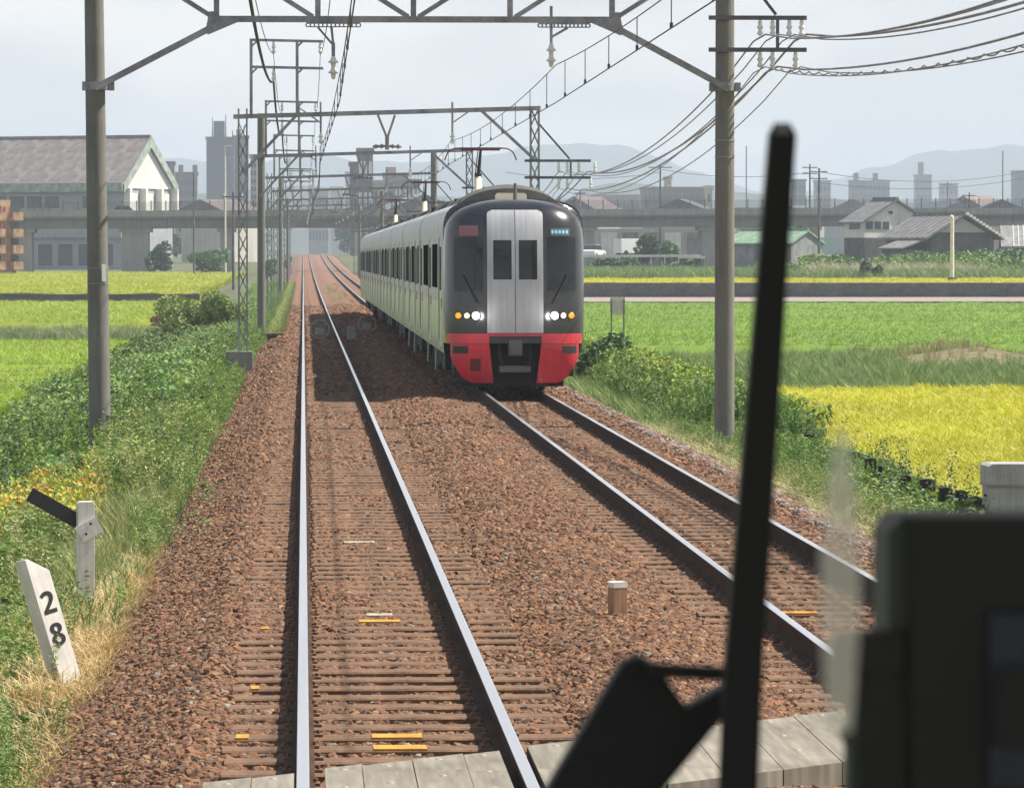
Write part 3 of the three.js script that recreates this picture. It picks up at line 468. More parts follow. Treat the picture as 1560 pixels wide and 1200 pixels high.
// ------------------------------------------------------------------ trackside posts and boxes
const font = await new FontLoader().loadAsync('fonts/droid/droid_sans_bold.typeface.json');
{ // distance post 28, leaning
  const p = W(105, 1022, 34.6), t = thing('distance_post', 'leaning white distance post with black numerals 28 in dry grass', 'post', [p.x - .01, p.y - .12, p.z]); t.rotation.order = 'ZYX'; t.rotation.z = .285; t.rotation.y = .58;
  part(t, 'post', prism([[-.082, 0], [.082, 0], [.082, .86], [-.065, .985], [-.082, .985]], .15, .004).translate(0, 0, .075), M.whitePost);
  for (const [s, y] of [['2', .64], ['8', .40]]) { const g = new TextGeometry(s, { font, size: .165, depth: .004, curveSegments: 6 }); g.computeBoundingBox(); const b = g.boundingBox; g.translate(-(b.min.x + b.max.x) / 2, y - .08, .078); part(t, 'numeral', uvBox(g), M.ink); }
}
{ // white wooden post with bolted board
  const p = W(130, 915, 42), t = thing('marker_post', 'white wooden post with a dark slanting board bolted across it', 'post', [p.x, p.y - .25, p.z], undefined, .2);
  part(t, 'post', prism([[-.07, 0], [.07, 0], [.07, 1.115], [.055, 1.13], [-.055, 1.13], [-.07, 1.115]], .11, .003).translate(0, 0, .05), M.whitePost);
  const b = part(t, 'cross_board', box(-.56, .12, -.065, .065, -.02, .02), mat([.035, .036, .034], .8, 0, { flat: 1 })); b.position.set(0, .92, -.085); b.rotation.z = -.52;
  const f = part(t, 'bolted_plate', box(-.09, .12, -.075, .075, .058, .078), M.whitePost); f.position.set(.01, .88, 0); f.rotation.z = .5;
  for (const [x, y] of [[-.03, .86], [.05, .92]]) part(f, 'bolt_head', rod(V(x, y - .88, .078), V(x, y - .88, .088), .012, .01, 6), M.rust);
}
{ // short stake between the tracks
  const p = W(941, 957, 35.6), t = thing('boundary_stake', 'short weathered wooden stake with white top standing in the gravel', 'stake', [p.x, p.y - .12, p.z], undefined, .35);
  const m = mat([.42, .24, .13], .9, 0, { map: rep(tWood, 1) });
  part(t, 'stake', box(-.055, .055, 0, .43, -.055, .055), m); part(t, 'white_top', prism([[-.057, .43], [.057, .43], [.057, .468], [.047, .475], [-.047, .475], [-.057, .468]], .114).translate(0, 0, .057), M.whitePost);
}
{ // equipment cabinet beside the far track
  const p = W(1500, 780, 55), t = thing('trackside_cabinet', 'pale grey trackside cabinet with lid beside the post fence', 'cabinet', [p.x + .45, groundY(p.x, 55) - .05, p.z]);
  const top = W(1500, 705, 55).y - t.position.y; const cabM = mat([.40, .39, .375], .75, 0, { mscale: 1, tx: tWeather }); part(t, 'housing', box(-.43, .43, 0, top - .2, -.3, .3), cabM); part(t, 'lid', prism([[-.45, top - .24], [.45, top - .24], [.45, top - .03], [.40, top], [-.40, top], [-.45, top - .03]], .66).translate(0, 0, .33), cabM);
  part(t, 'rain_edge', box(-.455, .455, top - .262, top - .242, -.335, .335), M.galv);
}
{ // fence of old sleepers stood on end
  const m = mat([.035, .030, .028], .95, 0, { map: rep(tWood, 1) });
  const st = [[1492, 57.8, .34, .16], [1470, 59, .38, .15], [1446, 60.3, .36, .17], [1418, 62.2, .44, .2], [1384, 64.5, .40, .15], [1352, 67, .42, .18], [1330, 68.5, .40, .16], [1300, 70.6, .36, .15], [1232, 76, .42, .22]], nth = ['first', 'second', 'third', 'fourth', 'fifth', 'sixth', 'seventh', 'eighth', 'last'];
  st.forEach(([px, d, h, w], i) => {
    const x = (px - 462) * d / FPX, g = groundY(x, d); solo('fence_stump', `blackened upright sleeper stump among vines, ${nth[i]} along the field edge from the pale cabinet`, 'stump', prism([[-w / 2, -.3], [w / 2, -.3], [w / 2 - .01, h + .25], [w * .1, h + .27], [-w / 2 + .01, h + .26]], .14, .006).translate(x, g, -d + .07), m, 'sleeper stumps along the field edge');
  });
}
{ // low planked trough lid and track coils further on
  const t = thing('cable_trough', 'short wooden trough cover beside the rail at the gravel edge', 'trough', [-1.05, rise(168) - .12, -168]);
  part(t, 'cover', box(-.5, .42, -.05, .02, -.3, .3), M.plank); part(t, 'side', box(-.48, .40, -.35, -.051, -.28, .25), mat([.03, .025, .022], .9, 0, { flat: 1 }));
}
for (const [px, py, d, lab] of [[487, 503, 158, 'eight sided grey signal coil between the rails in the train shadow'], [826 / 5.2 + 400, 492, 170, 'grey hoop shaped signal coil between the two tracks in shadow']]) {
  const p = W(px, py + 8, d), t = thing('signal_coil', lab, 'signal coil', [p.x, rise(d) - .2, p.z]);
  const R = .33, P = Array.from({ length: 9 }, (_, i) => V(Math.cos((i + .5) / 8 * 6.2832) * R, .38 + Math.sin((i + .5) / 8 * 6.2832) * R, -.0)); for (let i = 0; i < 8; i++) part(t, 'coil_side', bar(P[i], P[i + 1], .05), M.concrete);
  part(t, 'coil_box', box(-.16, .16, .2, .45, -.06, .02), M.lattice); part(t, 'foot', J([box(-.14, -.06, -.1, .12, -.05, .05), box(.06, .14, -.1, .12, -.05, .05)]), M.concrete);
}
{ const p = W(535, 512, 152), t = thing('junction_box', 'small grey junction box on a stand between the tracks in shadow', 'box', [p.x, -.25, p.z]); part(t, 'box', box(-.14, .14, .22, .62, -.1, .1), M.lattice); part(t, 'stand', J([box(-.1, -.06, 0, .22, -.04, .04), box(.06, .1, 0, .22, -.04, .04)]), M.steelDark); part(t, 'cover_door', box(-.1, .1, .27, .57, .1, .115), M.concrete); }
{ // small board on two legs by the field
  const p = W(941, 478, 130), t = thing('field_sign', 'small white board on two thin legs behind a leafy bush', 'sign', [p.x, groundY(p.x, 130), p.z]), y0 = W(941, 478, 130).y - t.position.y, y1 = W(941, 453, 130).y - t.position.y;
  for (const s of [-1, 1]) part(t, 'leg', box(s * .17 - .018, s * .17 + .018, 0, y1, -.02, .02), M.galv);
  part(t, 'board', box(-.145, .145, y0, y1 - .06, -.012, .012), M.whitePost); part(t, 'board_cap', box(-.20, .20, y1 - .055, y1, -.03, .03), M.whitePost); for (const s of [-1, 1]) part(t, 'side_panel', box(s * .15, s * .20, y0 + .02, y1 - .06, -.05, .03), M.lattice);
}
// ------------------------------------------------------------------ driver's cab things round the camera
{
  const dk = mat([.016, .017, .016], .7, 0, { flat: 1 }), grey = mat([.05, .055, .045], .7, 0, { flat: 1 }), shellM = mat([.30, .31, .30], .7, 0, { flat: 1 });
  const cab = thing('driver_cab', 'grey driver cab shell with roof, desk and corner pillars behind the wiper', 'cab', [TL, 0, 0]);
  part(cab, 'roof', prism([[-1.36, 3.45], [1.36, 3.45], [1.25, 3.62], [.8, 3.75], [-.8, 3.75], [-1.25, 3.62]], 4.6).translate(0, 0, 1.7), shellM);
  part(cab, 'floor', box(-1.36, 1.36, .9, 1.0, 1.7, -2.7), shellM); part(cab, 'front_panel', box(-1.36, 1.36, .3, 2.02, -2.75, -2.65), shellM);
  for (const s of [-1, 1]) part(cab, 'corner_pillar', box(s * 1.30, s * 1.36, 1.0, 3.45, -2.62, -2.75), shellM);
  part(cab, 'rear_wall', box(-1.36, 1.36, 1.0, 3.45, 1.6, 1.7), shellM);
  part(cab, 'driving_desk', box(-.4, 1.3, 1.0, 2.12, -2.6, -1.7), dk);
  const poly = (pts, d) => pts.map(([x, y]) => { const p = W(x, y, d); return [p.x, p.y]; });
  // wiper
  const wd = 2.45, w = thing('windscreen_wiper', 'blurred black windscreen wiper standing upright before the field', 'wiper', [0, 0, 0]);
  part(w, 'blade', prism(poly([[1176, 205], [1184, 190], [1202, 190], [1211, 205], [1160, 1010], [1148, 1330], [1095, 1330], [1108, 1010]], wd), .012, .001).translate(0, 0, -wd), dk);
  part(w, 'blade_tip', prism(poly([[1180, 204], [1185, 188], [1200, 188], [1206, 204]], wd - .002), .006).translate(0, 0, -wd + .002), M.galv);
  part(w, 'wiper_arm', prism(poly([[950, 1012], [972, 1002], [1000, 1016], [1046, 1082], [1110, 1045], [1125, 1060], [985, 1230], [940, 1330], [760, 1330]], wd + .03), .02, .001).translate(0, 0, -wd - .03), dk);
  part(w, 'link_rod', prism(poly([[985, 1010], [1110, 1018], [1112, 1038], [990, 1032]], wd + .02), .008).translate(0, 0, -wd - .02), dk);
  // instrument box on the desk
  const bd = 1.95, b = thing('instrument_box', 'large black instrument box with switches at the driver desk', 'instrument', [0, 0, 0]);
  part(b, 'housing', prism(poly([[1356, 812], [1378, 790], [1640, 790], [1640, 1500], [1356, 1500]], bd), .05, .001).translate(0, 0, -bd), grey);
  part(b, 'front_plate', prism(poly([[1388, 791], [1640, 791], [1640, 1500], [1392, 1500]], bd - .006), .004).translate(0, 0, -bd + .006), dk);
  part(b, 'switch_panel', prism(poly([[1508, 935], [1640, 935], [1640, 1200], [1508, 1200]], bd - .009), .002).translate(0, 0, -bd + .009), mat([.028, .03, .05], .5, 0, { flat: 1 }));
  part(b, 'switch', prism(poly([[1520, 1020], [1590, 1020], [1590, 1140], [1520, 1140]], bd - .013), .003).translate(0, 0, -bd + .013), dk);
  part(b, 'bracket', prism(poly([[1280, 978], [1300, 972], [1376, 962], [1376, 1026], [1284, 1022], [1278, 1005]], bd - .003), .02, .001).translate(0, 0, -bd + .003), dk);
  part(b, 'stalk', prism(poly([[1306, 1022], [1340, 1024], [1340, 1500], [1290, 1500], [1298, 1140], [1290, 1125], [1306, 1090]], bd + .004), .02, .001).translate(0, 0, -bd - .004), grey);
  part(b, 'stalk_side', prism(poly([[1325, 1028], [1372, 1030], [1392, 1500], [1325, 1500]], bd - .004), .01).translate(0, 0, -bd + .004), dk);
  const s = thing('streak_stand_in', 'added translucent stalk standing in for a pale streak on the windscreen', 'stalk', [0, 0, 0]);  // added solid shape in place of a pale streak on the windscreen
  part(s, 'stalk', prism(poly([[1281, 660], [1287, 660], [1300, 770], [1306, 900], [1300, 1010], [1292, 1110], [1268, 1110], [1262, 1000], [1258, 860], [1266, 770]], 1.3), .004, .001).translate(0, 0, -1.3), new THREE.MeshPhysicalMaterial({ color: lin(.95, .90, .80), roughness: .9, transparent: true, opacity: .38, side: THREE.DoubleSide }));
}
// ------------------------------------------------------------------ paddy fields
function tuftGeo(n, h, spread, w, lean, sd) { // a tuft of tapering blades
  const P = []; for (let i = 0; i < n; i++) {
    const a = hash(i, sd, 1) * 6.283, r = spread * Math.sqrt(hash(i, sd, 2)), x = Math.cos(a) * r, z = Math.sin(a) * r, b = hash(i, sd, 3) * 6.283, l = lean * (.3 + hash(i, sd, 4)), hh = h * (.6 + .5 * hash(i, sd, 5));
    const dx = Math.cos(b) * l * hh, dz = Math.sin(b) * l * hh, px = -Math.sin(b + .6) * w, pz = Math.cos(b + .6) * w;
    const m = [x + dx * .35, hh * .6, z + dz * .35], t = [x + dx, hh * (1 - l * .25), z + dz];
    P.push(x - px, 0, z - pz, x + px, 0, z + pz, m[0] + px * .8, m[1], m[2] + pz * .8, x - px, 0, z - pz, m[0] + px * .8, m[1], m[2] + pz * .8, m[0] - px * .8, m[1], m[2] - pz * .8, m[0] - px * .8, m[1], m[2] - pz * .8, m[0] + px * .8, m[1], m[2] + pz * .8, ...t);
  }
  const g = new THREE.BufferGeometry(); g.setAttribute('position', new THREE.Float32BufferAttribute(P, 3)); g.computeVertexNormals(); return g;
}
function leafGeo(n, spread, size, sd, flat = .55, droop = 0) { // a clump of bent leaves
  const P = [], q = new THREE.Quaternion(), e = new THREE.Euler(); for (let i = 0; i < n; i++) {
    const h = (k) => hash(i, sd, k), c = V((h(1) - .5) * 2 * spread, (h(2) - .5) * 2 * spread * flat - droop * h(8), (h(3) - .5) * 2 * spread), s = size * (.6 + .7 * h(4)); e.set((h(5) - .5) * 1.9, h(6) * 6.283, (h(7) - .5) * 1.6, 'YXZ'); q.setFromEuler(e);
    const v = (x, y, z) => V(x, y, z).multiplyScalar(s).applyQuaternion(q).add(c).toArray(), a = v(0, 0, -.6), b = v(.42, .12, -.05), d = v(0, -.06, .65), f = v(-.42, .12, -.05), m = v(0, 0, 0);
    P.push(...a, ...m, ...b, ...b, ...m, ...d, ...d, ...m, ...f, ...f, ...m, ...a);
  }
  const g = new THREE.BufferGeometry(); g.setAttribute('position', new THREE.Float32BufferAttribute(P, 3)); g.computeVertexNormals(); return g;
}
const leafMat = (o = {}) => new THREE.MeshPhysicalMaterial({ color: lin(1, 1, 1), roughness: .85, transmission: .32, thickness: 0, side: THREE.DoubleSide, ...o });
const green = leafMat(), grassM = leafMat({ transmission: .35 });
const tRice = tex(512, (u, v) => { const a = fbm(u * 8, v * 8, 101, 4, 8), b = fbm(u * 90, v * 90, 103, 2, 90); return clamp(.68 + .40 * (a - .5) + .45 * (b - .5), .15, 1); });
const riceG = [tuftGeo(16, .34, .14, .012, .55, 3), tuftGeo(16, .34, .14, .012, .7, 4)];
function field(nm, label, x0, x1, d0, d1, top, col, per, size = 1, bank = 3) { // crop surface with tufts standing out of it
  const f = (x, d) => top(d, x) + (fbm(x * .9, d * .5, 91, 3) - .5) * .14 * size, nx = 40, nd = 60;
  const g = J([grid(nx, nd, (u, v) => { const x = lerp(x0, x1, u * u), d = lerp(d0, d1, v); return [x, f(x, d), -d]; }), grid(nx, 1, (u, v) => { const x = lerp(x0, x1, u * u); return [x, v ? f(x, d0) : f(x, d0) - .75, -d0 + (v ? 0 : bank)]; }), grid(nd, 1, (u, v) => { const d = lerp(d1, d0, u); return [x0, v ? f(x0, d) : f(x0, d) - .7, -d]; })]);
  struct(nm, g, new THREE.MeshStandardMaterial({ color: lin(...col), map: rep(tRice, .22), roughness: 1, bumpMap: rep(tBump, .9), bumpScale: .07 }));
  const l = []; const vis = (d) => x0 < 0 ? Math.max(x1, -470 * d / FPX) : Math.min(x1, 1110 * d / FPX), n = per * Math.abs((vis((d0 + d1) / 2) - x0)) * (d1 - d0);
  for (let i = 0; i < n; i++) { const d = lerp(d0 + .1, d1, rnd()), x = lerp(x0, vis(d), rnd()), k = .70 + .6 * fbm(x * .25, d * .09, 95, 3) + rr(-.07, .07), w = rr(-.05, .06); l.push([x, f(x, d) - .22 * size, -d, size * rr(.8, 1.25), rr(0, 6.28), rr(-.15, .15), col[0] * (k + w) * 1.05, col[1] * k * 1.05, col[2] * k]); }
  for (let i = 0; i < 2; i++) stuff('rice_plants', label + (i ? ', upper ears' : ', stalks'), 'rice', riceG[i], grassM, l.filter((_, k) => k % 2 === i));
}
const YEL = [.44, .435, .012], YGR = [.29, .37, .016], GRN = [.20, .33, .025];
const flat = (y) => (d) => y + rise(d);
field('paddy_field', 'ripe yellow rice beside the sleeper stumps', 9.3, 30, 60, 119, flat(-.72), YEL, 26);
field('paddy_field', 'bright green crop between the earth mound and the dark wall', 9.6, 60, 183, 334, flat(-.85), GRN, 3.4, 1.3);
field('paddy_field', 'narrow yellow rice strip on top of the dark wall', 9, 75, 362, 400, (d) => .62 + (d - 362) * .003, [.47, .46, .012], 3, 1.4, 0);
field('paddy_field', 'yellow green rice below the embankment beside the concrete pole', -6.8, -26, 98, 143, flat(-.8), [.26, .37, .02], 14);
field('paddy_field', 'yellow green rice between two grassy banks', -7, -26, 146, 189, flat(-.75), [.26, .37, .02], 8, 1.2);
field('paddy_field', 'yellow green rice in front of the low dark canal wall', -7.2, -32, 240, 339, flat(-.78), YGR, 4, 1.4);
field('paddy_field', 'yellow rice stretching from the canal wall to the viaduct', -7.6, -70, 343.5, 590, (d) => lerp(-.06, .62, (d - 343) / 247), [.35, .39, .014], 2.6, 1.8, 0);
{
  const dark = mat([.20, .20, .19], .95, 0, { map: rep(tMottle, .12) });
  solo('canal_wall', 'low dark canal wall between two yellow paddies', 'wall', box(-60, -7.5, -1.2, -.10, -343.3, -342.6), dark);
  solo('field_wall', 'long dark mossy wall behind the pale farm road', 'wall', box(9, 110, -1.2, .62, -362, -361.2), dark);
  const rd = grid(30, 2, (u, v) => { const x = lerp(9, 110, u); return [x, -.60 + v * .12, -lerp(336.5, 360.8, v)]; }); struct('farm_road', rd, mat([.40, .33, .29], .95, 0, { mscale: .3 }));
  solo('road_kerb', 'low grey kerb wall edging the pale farm road', 'wall', box(9, 110, -1.3, -.585, -336.6, -335.6), mat([.12, .12, .125], .9, 0, { mscale: .3 }));
  const c = W(1451, 425, 380), y1 = W(1451, 330, 380).y, t = thing('standpipe', 'tall pale standpipe on a block behind the dark wall', 'pipe', [c.x, .4, c.z]);
  part(t, 'pipe', J([rod(V(0, 0, 0), V(0, y1 - .55, 0), .17, .15, 12), wire([V(0, y1 - .6, 0), V(0, y1 - .42, 0), V(-.08, y1 - .38, -.1), V(-.12, y1 - .5, -.25)], .13, 8, 8)]), M.whitePost); part(t, 'block', box(-.32, .32, -.3, .55, -.3, .3), mat([.25, .20, .2], .9, 0, { mscale: 1 }));
}
// ------------------------------------------------------------------ weeds, vines and grasses along the line
const vineG = [leafGeo(9, .20, .13, 5), leafGeo(9, .20, .11, 8), leafGeo(12, .2, .08, 12, .9)];
const bladeG = [tuftGeo(15, .55, .13, .009, .55, 11), tuftGeo(15, .6, .12, .008, .4, 12)], fineG = tuftGeo(26, .75, .16, .006, .35, 21), strawG = tuftGeo(18, .36, .14, .005, 1.0, 31), rodG = [tuftGeo(12, .95, .13, .013, .22, 41)];
function weedGeo(h, n, size, spread, sd) { // stems set with many small leaves, thicker towards a plume
  const P = [], q = new THREE.Quaternion(), e = new THREE.Euler();
  for (let k = 0; k < 5; k++) {
    const H = (j) => hash(k, sd, j), bx = (H(1) - .5) * spread, bz = (H(2) - .5) * spread, lx = (H(3) - .5) * .28, lz = (H(4) - .5) * .28, hh = h * (.65 + .45 * H(5));
    P.push(bx - .006, 0, bz, bx + .006, 0, bz, bx + lx * hh, hh, bz + lz * hh, bx, 0, bz - .006, bx, 0, bz + .006, bx + lx * hh, hh, bz + lz * hh);
    for (let i = 0; i < n; i++) {
      const g = (j) => hash(i + k * 97, sd + 3, j), t = .12 + .88 * Math.sqrt(g(1)), r = spread * .32 * (1.15 - t * .75), a = g(2) * 6.283, c = V(bx + lx * hh * t + Math.cos(a) * r * g(3), hh * t, bz + lz * hh * t + Math.sin(a) * r * g(3)), s = size * (.5 + .8 * g(4)); e.set((g(5) - .5) * 2.2, g(6) * 6.283, (g(7) - .5) * 1.6); q.setFromEuler(e);
      const v = (x, y, z) => V(x, y, z).multiplyScalar(s).applyQuaternion(q).add(c).toArray(), p0 = v(0, 0, -.8), p1 = v(.26, .06, 0), p2 = v(0, -.08, .9), p3 = v(-.26, .06, 0); P.push(...p0, ...p1, ...p2, ...p0, ...p2, ...p3);
    }
  }
  const g = new THREE.BufferGeometry(); g.setAttribute('position', new THREE.Float32BufferAttribute(P, 3)); g.computeVertexNormals(); return g;
}
const weedG = [weedGeo(.8, 30, .045, .34, 61), weedGeo(.95, 26, .06, .3, 67)];
const tipG = leafGeo(16, .12, .06, 51, 1.5);
const palG = [[.065, .14, .02], [.10, .19, .022], [.14, .23, .03], [.045, .095, .018], [.19, .25, .035]];
const zoneL = { vine0: [], vine1: [], vine2: [], blade0: [], blade1: [], fine: [], straw: [], rod: [], tip: [], yel: [], weed0: [], weed1: [] };
const pc = (P, k = 1, v = .25) => { const c = P[Math.floor(rnd() * P.length)], f = k * (1 - v + 2 * v * rnd()); return [c[0] * f, c[1] * f, c[2] * f]; };
function sow(kind, x0, x1, d0, d1, per, fn) { const n = (x1 - x0) * (d1 - d0) * per; for (let i = 0; i < n; i++) { const x = rr(x0, x1), d = rr(d0, d1), a = x > -2.35 && x < -1.2 && d > 108 && d < 127.4 && (kind[0] === 'w' || kind[0] === 'v' || kind[0] === 'b') && d > 108 + 14 * rnd() ? 0 : fn(x, d); if (a) zoneL[kind].push([x, groundY(x, d) + a.y, -d, a.s, rr(0, 6.28), rr(-.25, .25), ...a.c, a.sy ?? 1]); } }
const vh = (x, d) => (.10 + .5 * fbm(x * .55, d * .22, 301, 3)) * (x < 2 ? .8 + .6 * step(85, 110, d) : 1.65) * (x < 2 ? step(-1.75, -2.9, x) * .75 + .25 : step(6.9, 8.2, x) * .75 + .2);
// left embankment: vines
for (const k of [0, 1]) sow('vine' + k, -7.2, -1.95, 60, 165, 22, (x, d) => { const q = fbm(x * .3, d * .12, 305, 3); if (q < .34) return 0; return { y: vh(x, d) * (.3 + .75 * Math.sqrt(rnd())), s: d < 95 ? rr(.7, 1.15) : rr(.95, 1.6), c: pc(palG, .75 + .6 * q) }; });
sow('vine0', -4.6, -1.85, 25, 62, 56, (x, d) => { const q = fbm(x * .5, d * .2, 308, 3) - (x > -2.1 ? .16 : 0); if (q < .30) return 0; return { y: vh(x, d) * (.2 + .8 * rnd()), s: rr(.55, .9), c: pc(palG, .85) }; });
sow('vine2', -7.2, -1.7, 60, 160, 14, (x, d) => ({ y: vh(x, d) * (.4 + .8 * rnd()), s: rr(.7, 1.3), c: pc([[.20, .30, .06], [.12, .26, .045]], 1) }));
sow('blade0', -6.5, -1.55, 38, 170, 12, (x, d) => ({ y: -.05, s: rr(.6, 1.1), c: pc([[.14, .22, .05], [.10, .19, .04], [.20, .26, .07]], 1), sy: rr(.7, 1.1) }));
sow('fine', -2.75, -1.6, 43, 80, 16, (x, d) => fbm(x * .8, d * .3, 311, 2) < .4 ? 0 : { y: -.05, s: rr(.6, 1.0) * (x > -1.85 ? .6 : 1), c: pc([[.30, .33, .11], [.36, .36, .14], [.22, .29, .07]], .95) });
sow('weed0', -3.0, -1.55, 41, 84, 34, (x, d) => { const q = fbm(x * .9, d * .28, 312, 2); return q < .34 || (x > -2.05 && d < 47.5 && rnd() < .9) || (x < -2.35 && d > 50 && d < 70 && rnd() < .85) ? 0 : { y: -.04, s: rr(.6, 1.15) * (.55 + .8 * q) * (x > -1.85 ? .65 : 1), c: pc([[.20, .29, .055], [.27, .33, .085], [.15, .25, .04], [.31, .34, .12]], 1) }; });
sow('weed1', -6.8, -1.7, 62, 165, 5, (x, d) => fbm(x * .5, d * .15, 313, 2) < .45 ? 0 : { y: -.04, s: rr(.5, .95), c: pc(palG, 1.15) });
sow('weed1', -2.3, -1.5, 84, 170, 18, () => ({ y: -.05, s: rr(.4, .75), c: pc([[.15, .26, .04], [.21, .30, .05]], 1) }));
sow('straw', -2.7, -1.35, 24, 50, 80, (x, d) => { if (d > 44 && x < -1.8) return 0; if (d < 33 && rnd() < .8) return 0; if (d > 35 && x < -2.05 && rnd() < .5) return 0; if (x < -2.25 && rnd() < .7) return 0; return { y: -.02, s: rr(.5, 1.0), c: pc([[.60, .43, .19], [.50, .37, .15], [.70, .53, .27], [.38, .33, .1]], 1) }; });
sow('weed0', -2.7, -1.6, 23, 41, 13, (x, d) => (x > -1.9 && d > 32) || (x > -2.15 && d > 31 && d < 34.5) ? 0 : { y: -.03, s: rr(.3, .65), c: pc([[.16, .26, .05], [.24, .31, .07]], 1) });
sow('straw', -1.75, -1.4, 48, 130, 26, () => ({ y: -.02, s: rr(.4, .8), c: pc([[.34, .27, .13], [.26, .28, .09]], .95) }));
sow('yel', -4.1, -2.5, 52, 66, 85, (x, d) => fbm(x, d * .4, 315, 2) < .28 ? 0 : { y: .28 + vh(x, d) * (.3 + .95 * rnd()), s: rr(.6, .95), c: pc([[.46, .40, .03], [.38, .40, .03], [.50, .27, .03], [.24, .33, .03], [.16, .26, .03], [.40, .40, .03]], 1) });
// green further along the embankment
sow('blade1', -1.75, -.78, 168, 420, 16, (x, d) => ({ y: .12 + .3 * step(-1.6, -.8, x), s: rr(.5, .95), c: pc([[.16, .27, .045], [.22, .30, .06], [.28, .28, .09]], 1) }));
sow('blade1', 5.7, 7.2, 225, 420, 12, () => ({ y: 0, s: rr(.7, 1.3), c: pc([[.16, .27, .045], [.22, .30, .06]], 1) }));
sow('blade1', -4.2, -1.35, 160, 420, 9, () => ({ y: -.1, s: rr(1, 1.7), c: pc([[.16, .27, .045], [.20, .30, .05], [.12, .22, .04]], 1) }));
sow('vine1', -7, -2.2, 165, 300, 7, (x, d) => ({ y: rr(0, .6), s: rr(1.2, 2.1), c: pc(palG, .9) }));
sow('blade1', 1.75, 2.9, 262, 420, 8, (x, d) => fbm(x, d * .1, 317, 2) < .45 ? 0 : { y: .28, s: rr(.5, .9), c: pc([[.28, .28, .09], [.2, .26, .06]], 1) });
for (let i = 0; i < 130; i++) { const d = rr(50, 85), x = -1.05 - .35 * rnd() - (d > 66 ? .1 : 0); if (fbm(x * 2, d * .35, 319, 2) > .52) zoneL.vine2.push([x, ballastY(x, d) + .05, -d, rr(.35, .6), rr(0, 6), 0, ...pc(palG, 1.0), .6]); }
// right side
sow('straw', 6.15, 7.9, 44, 86, 60, (x, d) => x > 7.3 && d < 60 && rnd() < .4 ? 0 : { y: -.02, s: rr(.6, 1.15), c: pc([[.42, .36, .15], [.34, .33, .12], [.50, .42, .20], [.24, .28, .08]], .95) });
for (const k of [0, 1]) sow('vine' + k, 7.3, 9.6, 50, 98, 74, (x, d) => { const q = fbm(x * .6, d * .25, 321, 3); if (q < .3) return 0; return { y: vh(x, d) * .8 * (.1 + 1.0 * rnd()), s: rr(.55, .95), c: pc(palG, .8 + .4 * q) }; });
sow('blade0', 6.25, 9.6, 60, 190, 20, (x, d) => d < 94 && x > 7.2 ? 0 : ({ y: -.03, s: rr(.6, 1.15) * (d < 86 ? .55 : 1), c: pc([[.15, .24, .05], [.11, .21, .04], [.22, .28, .07]], 1) }));
sow('blade1', 6.25, 7.6, 70, 135, 34, (x, d) => ({ y: -.03, s: rr(.5, .95) * (d < 86 ? .5 : 1), c: pc([[.14, .25, .045], [.20, .28, .06]], 1) }));
sow('weed1', 6.45, 9.2, 66, 134, 16, (x, d) => ({ y: -.04, s: rr(.55, 1.1) * step(6.1, 7.5, x) * (d < 84 ? .55 : 1.1) + .12, c: pc([[.13, .24, .035], [.18, .29, .045], [.10, .19, .03]], 1) }));
sow('weed0', 6.3, 8.4, 50, 92, 15, (x, d) => x > 7.3 && rnd() < .3 ? 0 : ({ y: -.04, s: rr(.3, .62), c: pc([[.17, .27, .05], [.25, .31, .08], [.12, .21, .035]], 1) }));
sow('rod', 6.7, 9.1, 84, 132, 10, (x, d) => { const h = rr(.85, 1.35) * step(6.5, 7.4, x); return h < .25 ? 0 : { y: -.05, s: h, c: pc([[.10, .20, .04], [.13, .24, .05]], 1) }; });
sow('tip', 6.9, 9.3, 88, 134, 44, (x, d) => { const h = step(6.5, 7.6, x); return { y: rr(.7, 1.15) * h, s: rr(.7, 1.3), c: pc([[.32, .36, .03], [.26, .35, .04], [.22, .33, .05]], 1) }; });
for (let i = 0; i < 60; i++) { const x = rr(7.9, 9.3), d = rr(55, 88), h = rr(.5, 1.05), c = pc([[.07, .12, .03], [.10, .16, .04]], .9); for (let k = 0; k < 7; k++) zoneL.tip.push([x + rr(-.05, .05), groundY(x, d) + h * (.25 + .13 * k), -d, rr(.55, .95) * (1.1 - k * .09), rr(0, 6), 0, ...c]); }
sow('blade1', 9, 30, 119, 186, 7, (x, d) => x > 21.2 && x < 26.4 && d > 164 && d < 179 ? (rnd() < .3 ? { y: -.1, s: rr(.5, .8), c: pc([[.30, .26, .12]], 1) } : 0) : ({ y: -.12, s: rr(.8, 1.4), c: pc([[.12, .22, .045], [.17, .27, .05], [.22, .28, .08]], 1) }));
sow('blade1', -16, -6, 186, 245, 5, (x, d) => fbm(x * .2, d * .1, 325, 2) < .5 ? 0 : ({ y: -.1, s: rr(1, 1.6), c: pc([[.12, .22, .06], [.26, .26, .12]], 1) }));
sow('blade0', -14, -6, 139, 148, 10, () => ({ y: -.1, s: rr(.9, 1.4), c: pc([[.09, .15, .04]], 1) }));
